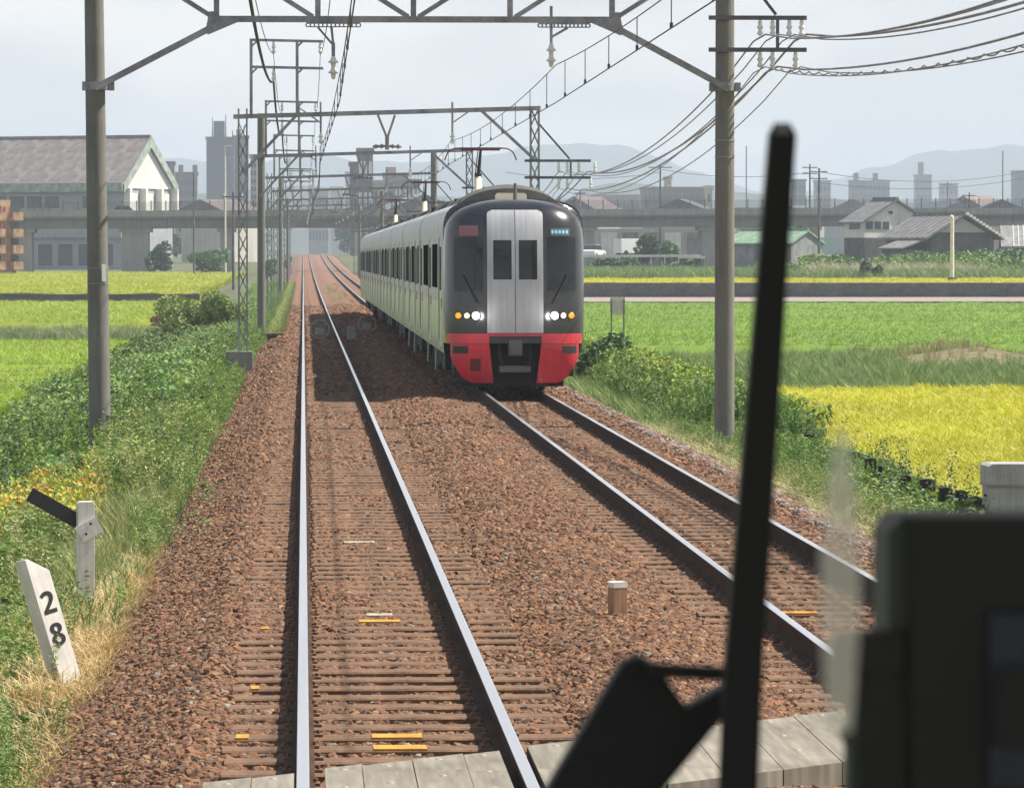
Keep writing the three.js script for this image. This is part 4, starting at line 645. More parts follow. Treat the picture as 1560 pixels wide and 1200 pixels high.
// reeds and scrub before the houses
sow('blade1', 9, 80, 400, 470, 2.2, (x, d) => ({ y: -.1, s: rr(1.6, 3.0), c: pc([[.16, .26, .06], [.22, .30, .08], [.12, .20, .05]], 1) }));
sow('vine1', 44, 84, 432, 462, 2.6, (x, d) => ({ y: rr(0, 1.9) * (.5 + fbm(x * .12, d * .1, 331, 2)), s: rr(2, 4.2), c: pc(palG, 1.25) }));
sow('blade1', 46, 62, 425, 440, 4, (x, d) => ({ y: .2, s: rr(2, 3.2), c: pc([[.36, .34, .2], [.42, .40, .26]], 1) }));
sow('vine1', 16, 44, 470, 500, 1.6, (x, d) => ({ y: rr(0, 1.0), s: rr(2, 3.6), c: pc(palG, 1.1) }));
stuff('vine_leaves', 'broad green vine leaves covering the embankment and field edge', 'vine', vineG[0], green, zoneL.vine0);
stuff('vine_leaves', 'dense creeping vine leaves tangled through the weeds', 'vine', vineG[1], green, zoneL.vine1);
stuff('vine_leaves', 'small pale green shoots over the vine leaves', 'vine', vineG[2], green, zoneL.vine2);
stuff('yellow_leaves', 'yellow and orange autumn leaves on vines below the concrete pole', 'vine', vineG[1], green, zoneL.yel);
stuff('grass', 'green grass tufts on the embankment and beside the far rail', 'grass', bladeG[0], grassM, zoneL.blade0);
stuff('grass', 'taller green grass and reeds on the banks between the fields', 'grass', bladeG[1], grassM, zoneL.blade1);
stuff('feathery_grass', 'tall feathery pale green grass at the gravel edge', 'grass', fineG, grassM, zoneL.fine);
stuff('dry_grass', 'dry straw coloured grass round the distance post and along the gravel', 'grass', strawG, grassM, zoneL.straw);
stuff('leafy_weeds', 'feathery pale green weeds along both gravel edges', 'weeds', weedG[0], green, zoneL.weed0);
stuff('leafy_weeds', 'tall leafy green weeds through the vines and beside the train', 'weeds', weedG[1], green, zoneL.weed1);
stuff('weed_stems', 'upright green weed stems beside the oncoming train', 'weeds', rodG[0], grassM, zoneL.rod);
stuff('weed_tops', 'yellow green flowering weed tops beside the oncoming train', 'weeds', tipG, green, zoneL.tip);
// ------------------------------------------------------------------ shrubs and trees
const bark = mat([.10, .075, .055], .95, 0, { mscale: 1 });
function crownGeo(n, rx, ry, rz, size, sd) { // leaf faces through several uneven lobes
  const P = [], lobes = Array.from({ length: 9 }, (_, i) => [(hash(i, sd, 1) - .5) * 1.25, (hash(i, sd, 2) - .45) * 1.1, (hash(i, sd, 3) - .5) * 1.25, .32 + .3 * hash(i, sd, 4)]), q = new THREE.Quaternion(), e = new THREE.Euler();
  for (let i = 0; i < n; i++) {
    const h = (k) => hash(i, sd + 7, k), L = lobes[Math.floor(h(1) * 9)], a = h(2) * 6.283, b = Math.acos(2 * h(3) - 1), r = L[3] * Math.cbrt(.25 + .75 * h(4));
    const c = V((L[0] + Math.sin(b) * Math.cos(a) * r) * rx, (L[1] + Math.cos(b) * r) * ry, (L[2] + Math.sin(b) * Math.sin(a) * r) * rz), s = size * (.5 + .9 * h(5)); e.set((h(6) - .5) * 2.4, h(7) * 6.283, (h(8) - .5) * 2.4); q.setFromEuler(e);
    const v = (x, y, z) => V(x, y, z).multiplyScalar(s).applyQuaternion(q).add(c).toArray(), p = v(0, 0, -.6), m = v(.4, .1, 0), t = v(0, 0, .65), o = v(-.4, .1, 0); P.push(...p, ...m, ...t, ...p, ...t, ...o);
  }
  const g = new THREE.BufferGeometry(); g.setAttribute('position', new THREE.Float32BufferAttribute(P, 3)); g.setAttribute('uv', new THREE.Float32BufferAttribute(new Float32Array(P.length / 3 * 2), 2)); g.computeVertexNormals(); return g;
}
const leafTone = [[.05, .10, .03], [.075, .15, .04], [.10, .19, .05], [.04, .075, .03], [.30, .14, .06], [.20, .27, .06]].map((c) => new THREE.MeshPhysicalMaterial({ color: lin(...c), roughness: .85, transmission: .25, thickness: 0, side: THREE.DoubleSide }));
let treeN = 100;
function tree(kind, label, px, pyTop, pyBase, d, wpx, tone, n = 1500, leaf = .12, group) {
  const a = W(px, pyBase, d), b = W(px, pyTop, d), H = b.y - a.y, rx = wpx * d / FPX / 2, low = kind !== 'tree', t = thing(low ? kind : 'tree', label, low ? 'bush' : 'tree', [a.x, Math.min(a.y, groundY(a.x, d)), a.z], group), up = H + a.y - t.position.y, ry = up * (low ? .5 : .4), cy = up - ry * 1.0; treeN++;
  const limbs = [rod(V(0, -.2, 0), V(0, cy, 0), rx * .07 + .03, rx * .03 + .02, 7)]; for (let i = 0; i < 5; i++) { const an = i * 1.257 + treeN; limbs.push(rod(V(0, cy * .55, 0), V(Math.cos(an) * rx * .6, cy + ry * .25 * (hash(i, treeN) - .2), Math.sin(an) * rx * .6), rx * .03 + .015, .012, 5)); }
  part(t, 'trunk', J(limbs), bark); part(t, 'crown', crownGeo(n, rx, ry, rx, leaf, treeN).translate(0, cy, 0), leafTone[tone]); return t;
}
tree('leafy_shrub', 'dark leafy shrub growing under the small white field board', 935, 490, 552, 114, 108, 1, 3400, .11);
tree('leafy_shrub', 'rounded dark grassy shrub beside the lattice gantry post', 298, 452, 508, 215, 112, 5, 5200, .13);
tree('leafy_shrub', 'pale green shrub between the rounded shrub and lattice post', 345, 448, 520, 200, 74, 5, 3800, .13);
tree('leafy_shrub', 'low reddish brown shrub at the paddy corner', 238, 478, 507, 240, 40, 4, 1200, .2);
tree('leafy_shrub', 'dark scrub under the viaduct next to the pier', 320, 375, 415, 585, 75, 1, 1500, .4);
tree('leafy_shrub', 'grey green scrub beside the concrete viaduct pier', 245, 365, 413, 592, 46, 0, 1200, .4);
tree('tree', 'round dark green tree before the pale warehouse under the viaduct', 986, 358, 390, 535, 34, 0, 1300, .4);
tree('tree', 'olive shrubby tree beside the carport', 1020, 366, 390, 540, 30, 2, 900, .4);
tree('leafy_shrub', 'dark rounded scrub against the road bank behind the yellow strip', 1330, 395, 424, 405, 40, 0, 900, .3);
tree('leafy_shrub', 'dark ivy covered bank below the white guard rail', 950, 392, 413, 505, 105, 0, 1800, .35);
tree('leafy_shrub', 'small dark scrub on the bank by the guard rail end', 1040, 395, 412, 500, 50, 3, 900, .35);
for (const [px, w, tp, d, tone] of [[1385, 60, 382, 470, 2], [1440, 50, 384, 468, 1], [1490, 55, 380, 470, 2], [1535, 60, 378, 472, 1], [1240, 70, 388, 478, 5], [1290, 50, 386, 480, 2]]) tree('leafy_shrub', px < 1330 ? 'reedy green thicket below the white house' : px < 1500 ? 'tall green thicket below the dark walled house' : 'green thicket below the striped tiled roof', px, tp, 420, d, w * 1.25, tone, 1500, .42, 'thickets before the houses');
for (const [px, tp, w, d] of [[412, 392, 18, 520], [404, 398, 14, 470], [560, 385, 22, 640], [590, 388, 20, 680], [640, 380, 30, 700], [438, 392, 9, 700]]) tree('tree', 'hazy green lineside tree near the viaduct opening', px, tp, 415, d, w, 2, 600, .5, 'lineside trees near the viaduct');
// ------------------------------------------------------------------ road viaduct
{
  const d = 600, z = -d, t = thing('road_viaduct', 'long grey concrete road viaduct crossing over the railway', 'viaduct', [0, 0, 0]);
  const conc = mat([.36, .34, .325], .95, 0, { mscale: .08, tx: tWeather }), gird = mat([.22, .21, .205], .95, 0, { mscale: .08, tx: tWeather });
  const dl = (x) => 7.55 + (x - 0) * .0035, seg = 15.4;
  for (let i = 0; i < 10; i++) {
    const x0 = -48 + i * seg, x1 = x0 + seg - .06, y = dl((x0 + x1) / 2);
    part(t, 'girder', prism([[x0, y - 1.25], [x1, y - 1.25], [x1, y], [x0, y]], 7).translate(0, 0, z - .6), gird); part(t, 'deck_slab', box(x0, x1, y, y + .25, z - 8.5, z), gird);
    part(t, 'parapet', box(x0, x1, y + .25, y + 1.0, z - .3, z - .02), conc); part(t, 'parapet', box(x0, x1, y + .25, y + 1.0, z - 8.4, z - 8.1), conc);
    part(t, 'fence_mesh', box(x0, x1, y + 1.0, y + 2.15, z - .17, z - .15), new THREE.MeshStandardMaterial({ color: lin(.12, .13, .14), roughness: .8, transparent: true, opacity: .14 }));
  }
  for (let x = -47; x < 105; x += 1.85) part(t, 'fence_post', box(x - .06, x + .06, dl(x) + 1.0, dl(x) + 2.25, z - .22, z - .1), M.steelDark);
  for (const [px, w] of [[-60, 2.4], [36, 2.2], [206, 3.4], [345, 1.6], [556, 1.8], [690, 1.8], [897, 1.6], [1083, 1.9], [1240, 1.8], [1421, 1.5], [1570, 1.8]]) { const x = (px - 462) * d / FPX, p = part(t, 'pier', box(x - w / 2, x + w / 2, -.6, dl(x) - 1.25, z - 6.5, z - 1.2), conc); part(p, 'pier_cap', box(x - w / 2 - .4, x + w / 2 + .4, dl(x) - 1.75, dl(x) - 1.25, z - 7, z - .9), conc); }
}
// ------------------------------------------------------------------ houses and halls
const wallW = mat([.80, .78, .74], .9, 0, { mscale: .15, tx: tWeather }), roofT = mat([.24, .24, .245], .8, 0, { mscale: .3 }), darkWall = mat([.14, .135, .13], .9, 0, { mscale: .2 }), paneM = mat([.035, .045, .05], .12, 0, { flat: 1 }), frameM = mat([.55, .55, .53], .6, 0, { flat: 1 });
function windowOn(parent, u0, u1, y0, y1, face, x = 0) { // on the gable (face 'z') or the long side ('x')
  const g = face === 'z' ? [box(u0, u1, y0, y1, .0, .06)] : [box(x - .06, x, y0, y1, -u0, -u1)], w = part(parent, 'window', J(g), frameM), e = .07;
  part(w, 'pane', face === 'z' ? box(u0 + e, u1 - e, y0 + e, y1 - e, .06, .075) : box(x - .075, x - .06, y0 + e, y1 - e, -u0 - e, -u1 + e), paneM);
}
function gableHouse(name, label, cat, px, d, turn, Wd, L, base, eave, ridge, wm, rm, o = {}) {
  const c = W(px, 391, d), t = thing(name, label, cat, [c.x, 0, c.z], o.group, turn), ov = o.over ?? .5, mid = Wd / 2, k = (ridge - eave) / mid;
  part(t, 'wall', prism([[0, base], [Wd, base], [Wd, eave], [mid, ridge - .05], [0, eave]], L), wm);
  for (const s of [-1, 1]) { const x0 = mid + s * (mid + ov), y0 = eave - ov * k, p = part(t, 'roof', prism(s < 0 ? [[x0, y0], [mid, ridge], [mid, ridge + .22], [x0, y0 + .22]] : [[mid, ridge], [x0, y0], [x0, y0 + .22], [mid, ridge + .22]], L + ov * 1.4).translate(0, 0, ov * .7), rm); if (o.fascia) part(p, 'fascia', prism(s < 0 ? [[x0, y0 - o.fw], [mid, ridge - o.fw * 1.3], [mid, ridge + .25], [x0, y0 + .25]] : [[mid, ridge - o.fw * 1.3], [x0, y0 - o.fw], [x0, y0 + .25], [mid, ridge + .25]], .15).translate(0, 0, ov * .7 + .16), o.fascia); if (o.ribs) for (let i = 0; i < L / o.ribs; i++) part(p, 'tile_row', bar(V(x0, y0 + .24, ov * .6 - i * o.ribs), V(mid, ridge + .24, ov * .6 - i * o.ribs), .09, .07), o.ribM ?? rm); }
  part(t, 'ridge_cap', box(mid - .2, mid + .2, ridge + .1, ridge + .42, ov * .7, -L - ov * .7), rm);
  return t;
}
{ // hall with green trimmed gable behind the viaduct
  const greenF = mat([.45, .53, .46], .8, 0, { mscale: .2 }), roofG = mat([.30, .265, .25], .8, 0, { mscale: .2 }), wallG = mat([.36, .38, .41], .9, 0, { mscale: .1, tx: tWeather });
  const t = gableHouse('assembly_hall', 'large hall with grey roof and green trimmed white gable behind the viaduct', 'building', 187, 690, 1.10, 15, 36, -.4, 13.6, 20.1, wallG, roofG, { over: .7, fascia: greenF, fw: 1.1, ribs: 0 });
  part(t, 'gable_panel', prism([[.2, 12.6], [14.8, 12.6], [14.6, 13.4], [7.5, 18.8], [.4, 13.4]], .15).translate(0, 0, .17), wallW);
  part(t, 'green_eave', box(-1.0, -.75, 12.1, 13.4, .4, -36), greenF);
  for (let i = 0; i < 3; i++) { const a = .5 + i * 4.8; part(t, 'bay_pier', box(a - .35, a + .35, 9.0, 12.6, .02, 1.1), wallW); const w = part(t, 'bay_window', box(a + .5, a + 3.7, 9.3, 11.9, .02, .12), wallW); part(w, 'blind', box(a + .6, a + 3.6, 9.4, 10.8, .12, .16), frameM); }
  part(t, 'bay_pier', box(14.55, 15, 9.0, 12.6, .02, 1.1), wallW); part(t, 'balcony_wall', box(1, 19, 8.3, 9.1, .3, .5), wallW);
  for (const [a, b] of [[4, 6.8], [10.5, 13.2], [13.4, 16.2], [16.4, 19.2], [19.4, 22], [26, 29], [29.2, 32]]) windowOn(t, a, b, 9.6, 11.6, 'x');
  for (let a = 1.5; a < 34; a += 3.4) windowOn(t, a, a + 2.6, 1.2, 4.6, 'x', -.01);
  part(t, 'canopy_band', box(-.6, -.02, 5.4, 7.4, 0, -36), wallG);
}
{ // orange block of flats at the edge of the field
  const or = mat([.52, .235, .14], .85, 0, { mscale: .2 }), or2 = mat([.62, .38, .24], .85, 0, { mscale: .2 });
  const c = W(36, 412, 565), t = thing('apartment_block', 'orange stepped apartment block with balconies at the field edge', 'building', [c.x, 0, c.z], undefined, .55), y0 = c.y;
  part(t, 'wall', box(-9, -1.0, y0 - .5, y0 + 7.6, -.2, -8), or); part(t, 'roof_parapet', box(-7, -1.6, y0 + 7.6, y0 + 8.4, -.4, -8), or2);
  for (let k = 0; k < 4; k++) for (const x of [-6.3, -3.6, -1.2]) { const y = y0 + .1 + k * 1.95, b = part(t, 'balcony', box(x - .55, x + .75, y, y + .95, -.2, .7), or2); part(b, 'balcony_notch', box(x - .15, x + .3, y + .62, y + .97, .5, .72), or); part(t, 'window', box(x - .5, x + .6, y + 1.0, y + 1.75, -.2, -.12), paneM); }
  for (const x of [-5, -2.4]) part(t, 'drain_pipe', rod(V(x, y0, -.1), V(x, y0 + 7.6, -.1), .09, .09, 6), or2);
}
{ // white two-storey house and its neighbours
  const t = gableHouse('white_house', 'white two storey house with grey gable roof before the viaduct', 'house', 1317, 515, .42, 7.9, 4.2, -.2, 6.55, 8.75, wallW, roofT, { over: .6 });
  for (const [a, b, y0, y1] of [[.1, 1.15, 5.55, 6.55], [1.2, 2.2, 5.55, 6.55], [2.25, 3.2, 5.55, 6.55], [3.0, 3.65, 7.25, 7.7], [4.2, 4.65, 5.6, 6.35], [5.35, 6.0, 5.9, 6.35]]) windowOn(t, a, b, y0, y1, 'z'); windowOn(t, .8, 3.2, 5.55, 6.55, 'x');
  part(t, 'lower_cladding', box(-.03, 7.93, -.2, 4.7, .03, -4.23), darkWall);
  const u = gableHouse('tiled_house', 'dark walled house with grey tiled gable roof and white verge tiles', 'house', 1418, 498, .42, 7.9, 9, -.2, 4.9, 7.0, darkWall, mat([.27, .265, .26], .8, 0, { mscale: .3 }), { over: .9, ribs: 1.1 });
  part(u, 'gable_plaster', prism([[1.0, 5.2], [6.9, 5.2], [3.95, 6.7]], .06).translate(0, 0, .07), mat([.40, .40, .37], .9, 0, { flat: 1 }));
  for (let i = 0; i < 12; i++) { const f = i / 12, x = lerp(3.95, 8.8, f), y = lerp(7.25, 4.6, f); part(u, 'verge_tile', box(x, x + .36, y - .22, y + .06, .60, .85), i % 3 ? frameM : wallW); }
  part(u, 'lean_to_roof', prism([[-3.4, 3.4], [.2, 4.6], [.2, 4.75], [-3.4, 3.55]], 5).translate(0, 0, -.2), mat([.27, .265, .26], .8, 0, { mscale: .3 })); part(u, 'lean_to_wall', box(-3, 0, -.2, 3.4, -.6, -5), darkWall);
  const v = gableHouse('tiled_house', 'low house with striped silver grey tiled roof beside the dark walled house', 'house', 1705, 500, 1.45, 7, 12, -.2, 3.9, 5.9, darkWall, mat([.33, .33, .33], .7, 0, { mscale: .3 }), { over: .7, ribs: .55, ribM: mat([.55, .55, .54], .7, 0, { flat: 1 }) });
}
{
  const gr = mat([.28, .45, .30], .7, 0, { mscale: .3 });
  gableHouse('green_roof_shed', 'green roofed warehouse behind the viaduct parapet', 'warehouse', 1245, 640, 1.5, 9, 11, -.3, 6.7, 8.9, wallW, gr, { over: .4 });
  const t = gableHouse('green_roof_shed', 'grey shed with green roof in front of the viaduct', 'warehouse', 1205, 560, .9, 7, 9, -.3, 4.2, 5.6, mat([.30, .31, .31], .9, 0, { mscale: .2 }), gr, { over: .4 });
  const pk = mat([.34, .31, .30], .95, 0, { mscale: .2 });
  const w = thing('pale_warehouse', 'pale boxy warehouse seen under the viaduct beside the round tree', 'warehouse', [W(912, 391, 640).x, 0, -640]); part(w, 'wall', box(0, 14.5, -.2, 6.4, 0, -12), mat([.46, .44, .42], .9, 0, { mscale: .1, tx: tWeather })); for (const x of [.3, 3.2, 6.2, 9, 12]) part(w, 'wall_panel', box(x, x + 2.2, .2, 5.9, .0, .08), x === .3 || x === 9 ? wallW : pk); part(w, 'cladding', box(14.8, 24, -.2, 4.6, -2, -12), mat([.5, .47, .46], .9, 0, { mscale: .2 }));
  const c = thing('carport', 'small carport with white roof edge under the viaduct', 'carport', [W(1036, 391, 545).x, .2, -545]); part(c, 'roof', prism([[-.1, 2.3], [2.9, 2.2], [2.9, 2.45], [-.1, 2.55]], 4), wallW); for (const x of [.1, 2.7]) for (const z of [-.2, -3.7]) part(c, 'post', box(x - .06, x + .06, 0, 2.2, z - .06, z + .06), M.steelDark); part(c, 'back_wall', box(0, 2.8, 0, 2.2, -3.9, -3.8), darkWall);
  const s = thing('shop_sign', 'large pale green sign board between viaduct piers near utility pole', 'sign', [W(1252, 391, 585).x, 0, -585]); part(s, 'board', box(-1.3, 1.9, 3.0, 5.0, -.1, .1), mat([.36, .50, .46], .7, 0, { flat: 1 })); for (const x of [-1, 1.6]) part(s, 'leg', box(x - .1, x + .1, 0, 3.0, -.08, .08), M.galv); part(s, 'lower_panel', box(-1.2, 1.0, 1.4, 2.7, -.05, .05), wallW);
  const g = thing('guard_rail', 'white guard rail along the road before the pale warehouse', 'guard rail', [0, 0, 0]); const x0 = W(866, 391, 512).x, x1 = W(1068, 391, 512).x, y = W(960, 390, 512).y; part(g, 'rail', J([bar(V(x0, y, -512), V(x1, y + .05, -512), .06, .28)]), wallW); for (let x = x0; x < x1; x += 1.5) part(g, 'post', box(x - .06, x + .06, y - .9, y + .1, -512.15, -512.03), frameM);
}
// ------------------------------------------------------------------ cars by the warehouse
function car(label, px, py, d, turn, paint, van) {
  const p = W(px, py, d), t = thing('parked_car', label, 'car', [p.x, p.y, p.z], undefined, turn), H = van ? 1.9 : 1.45, L = van ? 1.9 : 2.0, m = mat(paint, .35, 0, { flat: 1, clearcoat: .6 });
  part(t, 'body', prism(van ? [[-L, .3], [L, .3], [L, 1.0], [L - .3, 1.15], [L - .8, H], [-L, H]] : [[-L, .3], [L, .3], [L, .72], [L - .7, .85], [-L + .2, .9], [-L, .8]], 1.6, .03).translate(0, 0, .8), m);
  part(t, 'cabin', prism(van ? [[L - 1.5, 1.1], [L - .4, 1.1], [L - .8, H - .12], [L - 1.5, H - .12]] : [[-L + .5, .86], [L - .9, .86], [L - 1.5, H], [-L + 1.0, H]], van ? 1.66 : 1.4, .01).translate(0, 0, van ? .83 : .7), paneM); if (!van) part(t, 'roof', box(-L + 1.0, L - 1.5, H, H + .05, -.68, .68), m);
  for (const x of [-L + .65, L - .65]) for (const z of [-.75, .75]) part(t, 'wheel', rod(V(x, .3, z - .1), V(x, .3, z + .1), .3, .3, 12), M.black);
}
car('white parked car beside the guard rail near the train', 904, 393, 530, 1.2, [.75, .75, .76]);
car('white small truck parked under the viaduct by the round tree', 962, 389, 545, .5, [.7, .71, .72], 1);
car('silver car crossing on the viaduct deck by the hall gable', 190, 331, 603.5, .0, [.5, .51, .53]);
// ------------------------------------------------------------------ utility poles, lamps, far wires
function pole(label, px, pyTop, d, arms = 2, r = .16, m = M.steelDark, w = 1.0) {
  const b = W(px, 391, d), top = W(px, pyTop, d).y, t = thing('utility_pole', label, 'utility pole', [b.x, groundY(b.x, d) - .2, b.z], 'utility poles beyond the fields'), h = top - t.position.y;
  part(t, 'pole', rod(V(0, 0, 0), V(0, h, 0), r, r * .65, 8), m); for (let i = 0; i < arms; i++) { const a = part(t, 'cross_arm', box(-w, w, h - .5 - i * .8, h - .38 - i * .8, -.05, .05), m); for (const x of [-w * .8, 0, w * .8]) part(a, 'insulator', rod(V(x, h - .38 - i * .8, 0), V(x, h - .15 - i * .8, 0), .06, .04, 6), M.porcelain); }
  return t;
}
pole('single utility pole with cross arm above the viaduct parapet', 1006, 250, 640, 1, .16, M.steelDark, 1.6); pole('slender bare mast rising behind the concrete pole', 1137, 222, 700, 0, .1);
pole('slimmer of two adjacent utility poles beside the wiper', 1234, 250, 620, 2, .15); pole('stouter of two adjacent utility poles beside the green sign', 1248, 256, 560, 2, .18);
pole('tall thin mast above the dark walled house', 1528, 230, 720, 0, .12); pole('pale utility pole between white house and hills', 1444, 277, 700, 1, .14, M.galv); pole('short utility pole with crowded arms above tiled roof', 1477, 293, 660, 2, .15);
pole('thin dark utility pole in front of the hall corner', 295, 262, 560, 0, .13); pole('dark utility pole beside the lattice gantry posts', 355, 292, 420, 1, .13); pole('thin pole beside the oncoming train roof', 884, 288, 500, 1, .1, M.galv, .6);
{ const b = W(343, 400, 590), top = W(343, 222, 590).y, t = thing('street_lamp', 'tall white street lamp standing by the dark tower', 'street lamp', [b.x, 0, b.z]); part(t, 'post', J([rod(V(0, 0, 0), V(0, top, 0), .13, .08, 8), rod(V(0, top - .05, 0), V(.6, top + .02, 0), .07, .06, 6)]), M.whitePost); part(t, 'lamp_head', box(.3, .9, top - .08, top + .06, -.12, .12), M.whitePost); }
for (const [a, b, s, lab] of [[[1250, 262, 560], [1600, 252, 640], 1.6, 'upper sagging wire from the stout utility pole over the white house'], [[1250, 278, 560], [1600, 262, 640], 1.4, 'lower sagging wire from the stout utility pole over the white house'], [[1008, 258, 640], [1236, 262, 620], .8, 'thin wire joining the single pole and the paired poles'], [[770, 262, 640], [1006, 262, 640], .9, 'thin wire from the train roof to the single utility pole']]) solo('overhead_wire', lab, 'wire', wire(sag(W(...a), W(...b), s), .035, 20, 4), M.wire, 'wires between far utility poles');
// ------------------------------------------------------------------ town behind the viaduct
function block(label, px0, px1, pyTop, d, col, o = {}) {
  const a = W(px0, pyTop, d), b = W(px1, pyTop, d), t = thing(o.name ?? 'city_building', label, 'building', [(a.x + b.x) / 2, 0, a.z], 'buildings of the distant town'), w = (b.x - a.x) / 2, m = mat(col, .9, 0, { mscale: .03, tx: tWeather }), dp = o.deep ?? Math.max(8, w * 1.2);
  part(t, 'wall', box(-w, w, 0, a.y, 0, -dp), m); part(t, 'roof_parapet', box(-w - .3, w + .3, a.y, a.y + .8, .3, -dp - .3), m);
  if (o.top) for (const [f0, f1, h] of o.top) part(t, 'roof_block', box(lerp(-w, w, f0), lerp(-w, w, f1), a.y + .8, a.y + .8 + h, -1, -dp * .6), m);
  if (o.mast) for (const [f, h] of o.mast) part(t, 'roof_mast', rod(V(lerp(-w, w, f), a.y, -2), V(lerp(-w, w, f), a.y + h, -2), .25, .12, 5), M.steelDark);
  const nf = o.floors ?? 0, nc = o.cols ?? 0, lo = o.low ?? a.y * .25; for (let i = 0; i < nf; i++) { const y = lerp(lo, a.y - 1, i / nf), h = (a.y - 1 - lo) / nf; if (nc) for (let k = 0; k < nc; k++) { const x = lerp(-w, w, (k + .18) / nc), e = lerp(-w, w, (k + .82) / nc); part(t, 'window', box(x, e, y + h * .3, y + h * .85, 0, .12), o.wm ?? paneM); } else part(t, 'balcony', box(-w + .4, w - .4, y, y + h * .42, 0, 1.3), o.bm ?? m); }
  return t;
}
const gw = mat([.10, .11, .13], .4, 0, { flat: 1 });
block('dark grey stepped apartment tower with roof tank and masts', 314, 356, 212, 1500, [.14, .14, .14], { floors: 14, cols: 6, wm: gw, top: [[.26, .66, 5.0]], mast: [[.22, 7], [.7, 8], [.95, 3]], name: 'apartment_tower' });
block('dark lower wing attached to the stepped apartment tower', 355, 378, 210, 1520, [.13, .13, .13], { floors: 12, cols: 4, wm: gw, top: [[.2, .5, 2]], mast: [[.3, 4], [.7, 4]], name: 'apartment_tower' });
block('dark grey building beside the green hall gable', 248, 265, 250, 1300, [.17, .165, .165], { floors: 7, cols: 3, wm: gw }); block('grey terraced flats between hall and dark tower', 264, 300, 266, 1350, [.22, .215, .21], { floors: 6, cols: 7, wm: gw, top: [[.2, .4, 2], [.8, 1, 2]] });
block('tall pale narrow flats behind the lattice posts', 381, 391, 240, 1100, [.42, .41, .40], { floors: 10, cols: 2, wm: gw, name: 'apartment_tower' });
block('dark slab tower with plain top over the train roof', 545, 568, 231, 1000, [.13, .13, .125], { floors: 3, cols: 3, low: 4, wm: wallW, name: 'apartment_tower' }); block('brownish block attached to the dark slab tower', 533, 546, 252, 1010, [.26, .20, .18], { floors: 5, cols: 2, wm: gw });
block('pinkish flats with white balconies behind the pantograph', 584, 622, 268, 1150, [.40, .29, .26], { floors: 6, cols: 5, wm: gw, top: [[.1, .5, 1.4]] }); block('grey flats with bright windows behind second pantograph', 600, 640, 278, 1050, [.28, .29, .31], { floors: 5, cols: 6, wm: wallW }); block('small pale block with water tank beside the slab tower', 569, 584, 280, 1000, [.48, .46, .42], { floors: 3, cols: 2, wm: gw });
block('wide grey flats beyond the viaduct near the concrete pole', 980, 1085, 289, 1250, [.24, .235, .23], { floors: 4, cols: 16, wm: gw }); block('cream tower end of the wide grey flats', 1077, 1084, 287, 1235, [.55, .48, .33], { floors: 4, cols: 1 }); block('narrow cream stair tower rising over the wide flats', 1015, 1023, 273, 1300, [.52, .45, .32], { floors: 5, cols: 1, wm: wallW });
block('hazy grey square tower beside the wiper', 1209, 1228, 276, 1700, [.22, .23, .25], { floors: 6, cols: 3, wm: gw }); block('hazy pale block behind the paired poles', 1243, 1266, 277, 1900, [.33, .325, .32], { floors: 6, cols: 4, wm: gw });
block('long hazy grey apartment slab above the white house', 1297, 1356, 277, 2000, [.26, .27, .27], { floors: 7, cols: 9, wm: gw, top: [[.1, .2, 3], [.6, .7, 3]] }); block('stepped hazy tower behind the standpipe', 1396, 1420, 268, 2300, [.29, .285, .28], { floors: 8, cols: 4, wm: gw, top: [[.2, .5, 6]] }); block('low hazy block between stepped tower and slim tower', 1434, 1460, 281, 2400, [.31, .30, .30], { floors: 5, cols: 4, wm: gw }); block('slim dark tower at the foot of the hills', 1545, 1562, 262, 2100, [.14, .14, .15], { floors: 9, cols: 3, wm: gw, name: 'apartment_tower' });
block('hazy low factory behind the signal cables', 905, 975, 300, 1500, [.33, .32, .31], { floors: 2, cols: 10, wm: gw }); block('hazy tower far along the railway', 526, 533, 264, 2200, [.25, .24, .24], { floors: 6, cols: 2, wm: gw }); block('low pale hall with white roof beside the far gantries', 503, 522, 287, 1800, [.6, .58, .54], {}); block('pale low flats behind far gantries', 470, 500, 290, 1700, [.36, .36, .37], { floors: 3, cols: 6, wm: gw });
seed = 777;
const roofC = [[.16, .17, .20], [.20, .15, .14], [.28, .28, .30], [.13, .16, .20], [.30, .22, .19]].map((c) => mat(c, .85, 0, { mscale: .2 })), wallC = [[.55, .53, .48], [.42, .42, .42], [.50, .42, .34], [.33, .35, .38]].map((c) => mat(c, .9, 0, { mscale: .1, tx: tWeather }));
for (let i = 0; i < 90; i++) { // roofs of the town beyond
  const d = rr(720, 1900), px = i < 36 ? rr(395, 700) : i < 76 ? rr(880, 1570) : rr(-10, 400), h = rr(5.5, 9) + (d - 700) * .0035 * rr(.3, 2.2), x = (px - 462) * d / FPX; if (Math.abs(x - 2) < 15) continue; const t = thing('town_house', `small hazy house with ${['slate', 'brown', 'pale grey', 'blue grey', 'reddish'][i % 5]} roof and ${['cream', 'grey', 'tan', 'dark grey'][i % 4]} walls beyond the viaduct`, 'house', [x, rise(Math.min(d, 900)) - .5, -d], 'gabled houses beyond the viaduct', rr(-.9, .9)), w = rr(3.5, 7), l = rr(6, 12);
  part(t, 'wall', box(-w, w, 0, h, -l / 2, l / 2), wallC[i % 4]); part(t, 'roof', prism([[-w - .5, h], [w + .5, h], [0, h + w * .45]], l + 1).translate(0, 0, l / 2 + .5), roofC[i % 5]); for (const k of [-.5, .1, .6]) part(t, 'window', box(w * k - .6, w * k + .6, h - 2.2, h - .9, l / 2, l / 2 + .06), paneM);
}
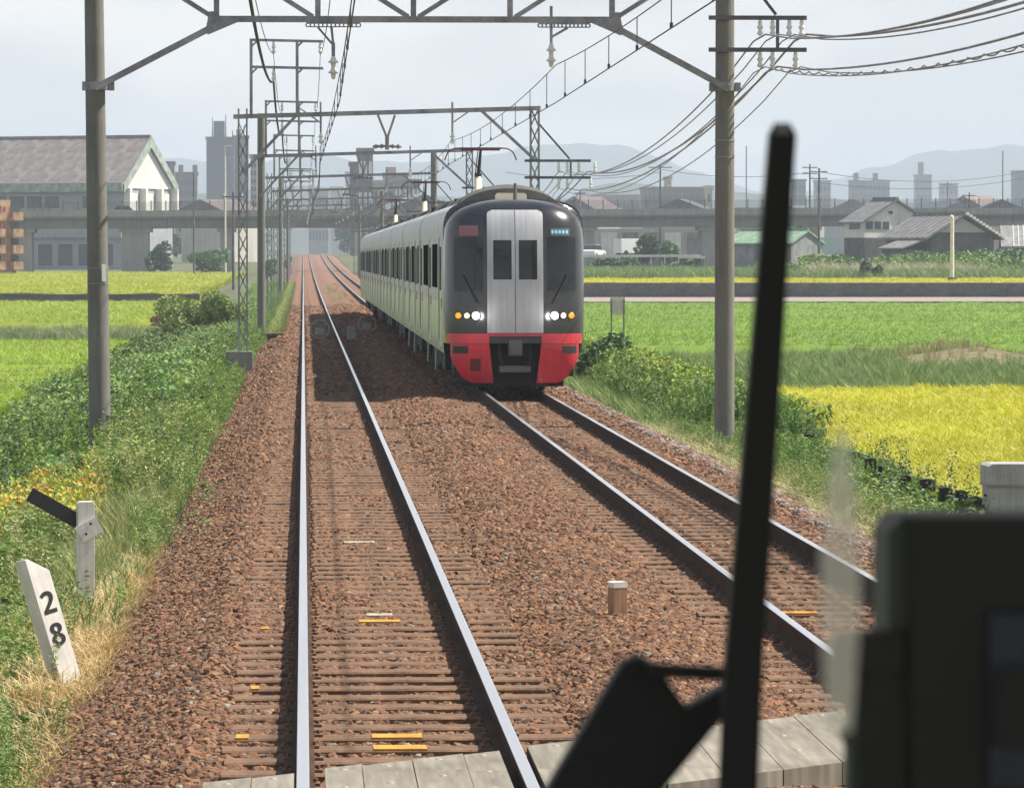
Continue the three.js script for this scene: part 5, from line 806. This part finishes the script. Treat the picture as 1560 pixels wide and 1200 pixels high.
for (let i = 0; i < 46; i++) { const d = rr(640, 1500), px = i < 22 ? rr(390, 720) : i < 36 ? rr(880, 1570) : rr(225, 400), tp = lerp(395, 318, rnd() * (d > 900 ? 1 : .55)); if (Math.abs((px - 462) * d / FPX - 2) < 9) continue; tree('tree', `hazy ${['dark green', 'mid green', 'pale green'][i % 3]} tree among the houses beyond the viaduct`, px, tp, 402, d, rr(14, 40), i % 3, 420, d * .0011, 'trees beyond the viaduct'); }
// ------------------------------------------------------------------ hills
function hills(ridge, d, depth, col, sd) {
  const at = (px) => { let i = 0; while (i < ridge.length - 2 && ridge[i + 1][0] < px) i++; const [a, b] = [ridge[i], ridge[i + 1]], f = clamp((px - a[0]) / (b[0] - a[0]), 0, 1); return lerp(a[1], b[1], sm(f)); };
  const n = 260, m = 22, p0 = ridge[0][0], p1 = ridge[ridge.length - 1][0];
  const g = grid(n, m, (u, v) => { const px = lerp(p0, p1, u), s = v * 2 - 1, dd = d + s * depth, x = (px - 462) * d / FPX, top = (391 - at(px)) * d / FPX + EYE, k = Math.max(0, 1 - Math.abs(s)) ** .85; return [x, Math.max(-5, top * k * (s < 0 ? 1 : 1) - 4 + (fbm(x * .004 * 7000 / d, dd * .004 * 7000 / d, sd, 4) - .5) * top * .22 * Math.min(1, (1 - Math.abs(s)) * 3 + .1) + (fbm(x * .03, dd * .03, sd + 5, 2) - .5) * 9 * (d / 7000)), -dd]; });
  struct('hills', g, new THREE.MeshStandardMaterial({ color: lin(...col), roughness: 1, map: rep(tMottle, .004) }));
}
hills([[-500, 262], [-100, 258], [180, 254], [250, 238], [310, 238], [380, 248], [430, 236], [470, 232], [560, 245], [640, 248], [700, 238], [760, 229], [830, 221], [900, 219], [960, 225], [1010, 240], [1060, 258], [1100, 274], [1160, 284], [1230, 279], [1280, 264], [1340, 247], [1400, 231], [1480, 225], [1560, 221], [1750, 216], [2200, 225]], 6500, 1500, [.055, .085, .06], 401);
hills([[-500, 300], [100, 292], [380, 288], [460, 280], [560, 284], [700, 290], [860, 285], [900, 274], [940, 271], [980, 273], [1020, 275], [1060, 268], [1090, 265], [1125, 276], [1200, 281], [1240, 278], [1300, 290], [1400, 298], [1560, 296], [2000, 300]], 3000, 400, [.05, .075, .045], 411);
renderer.render(scene, camera);
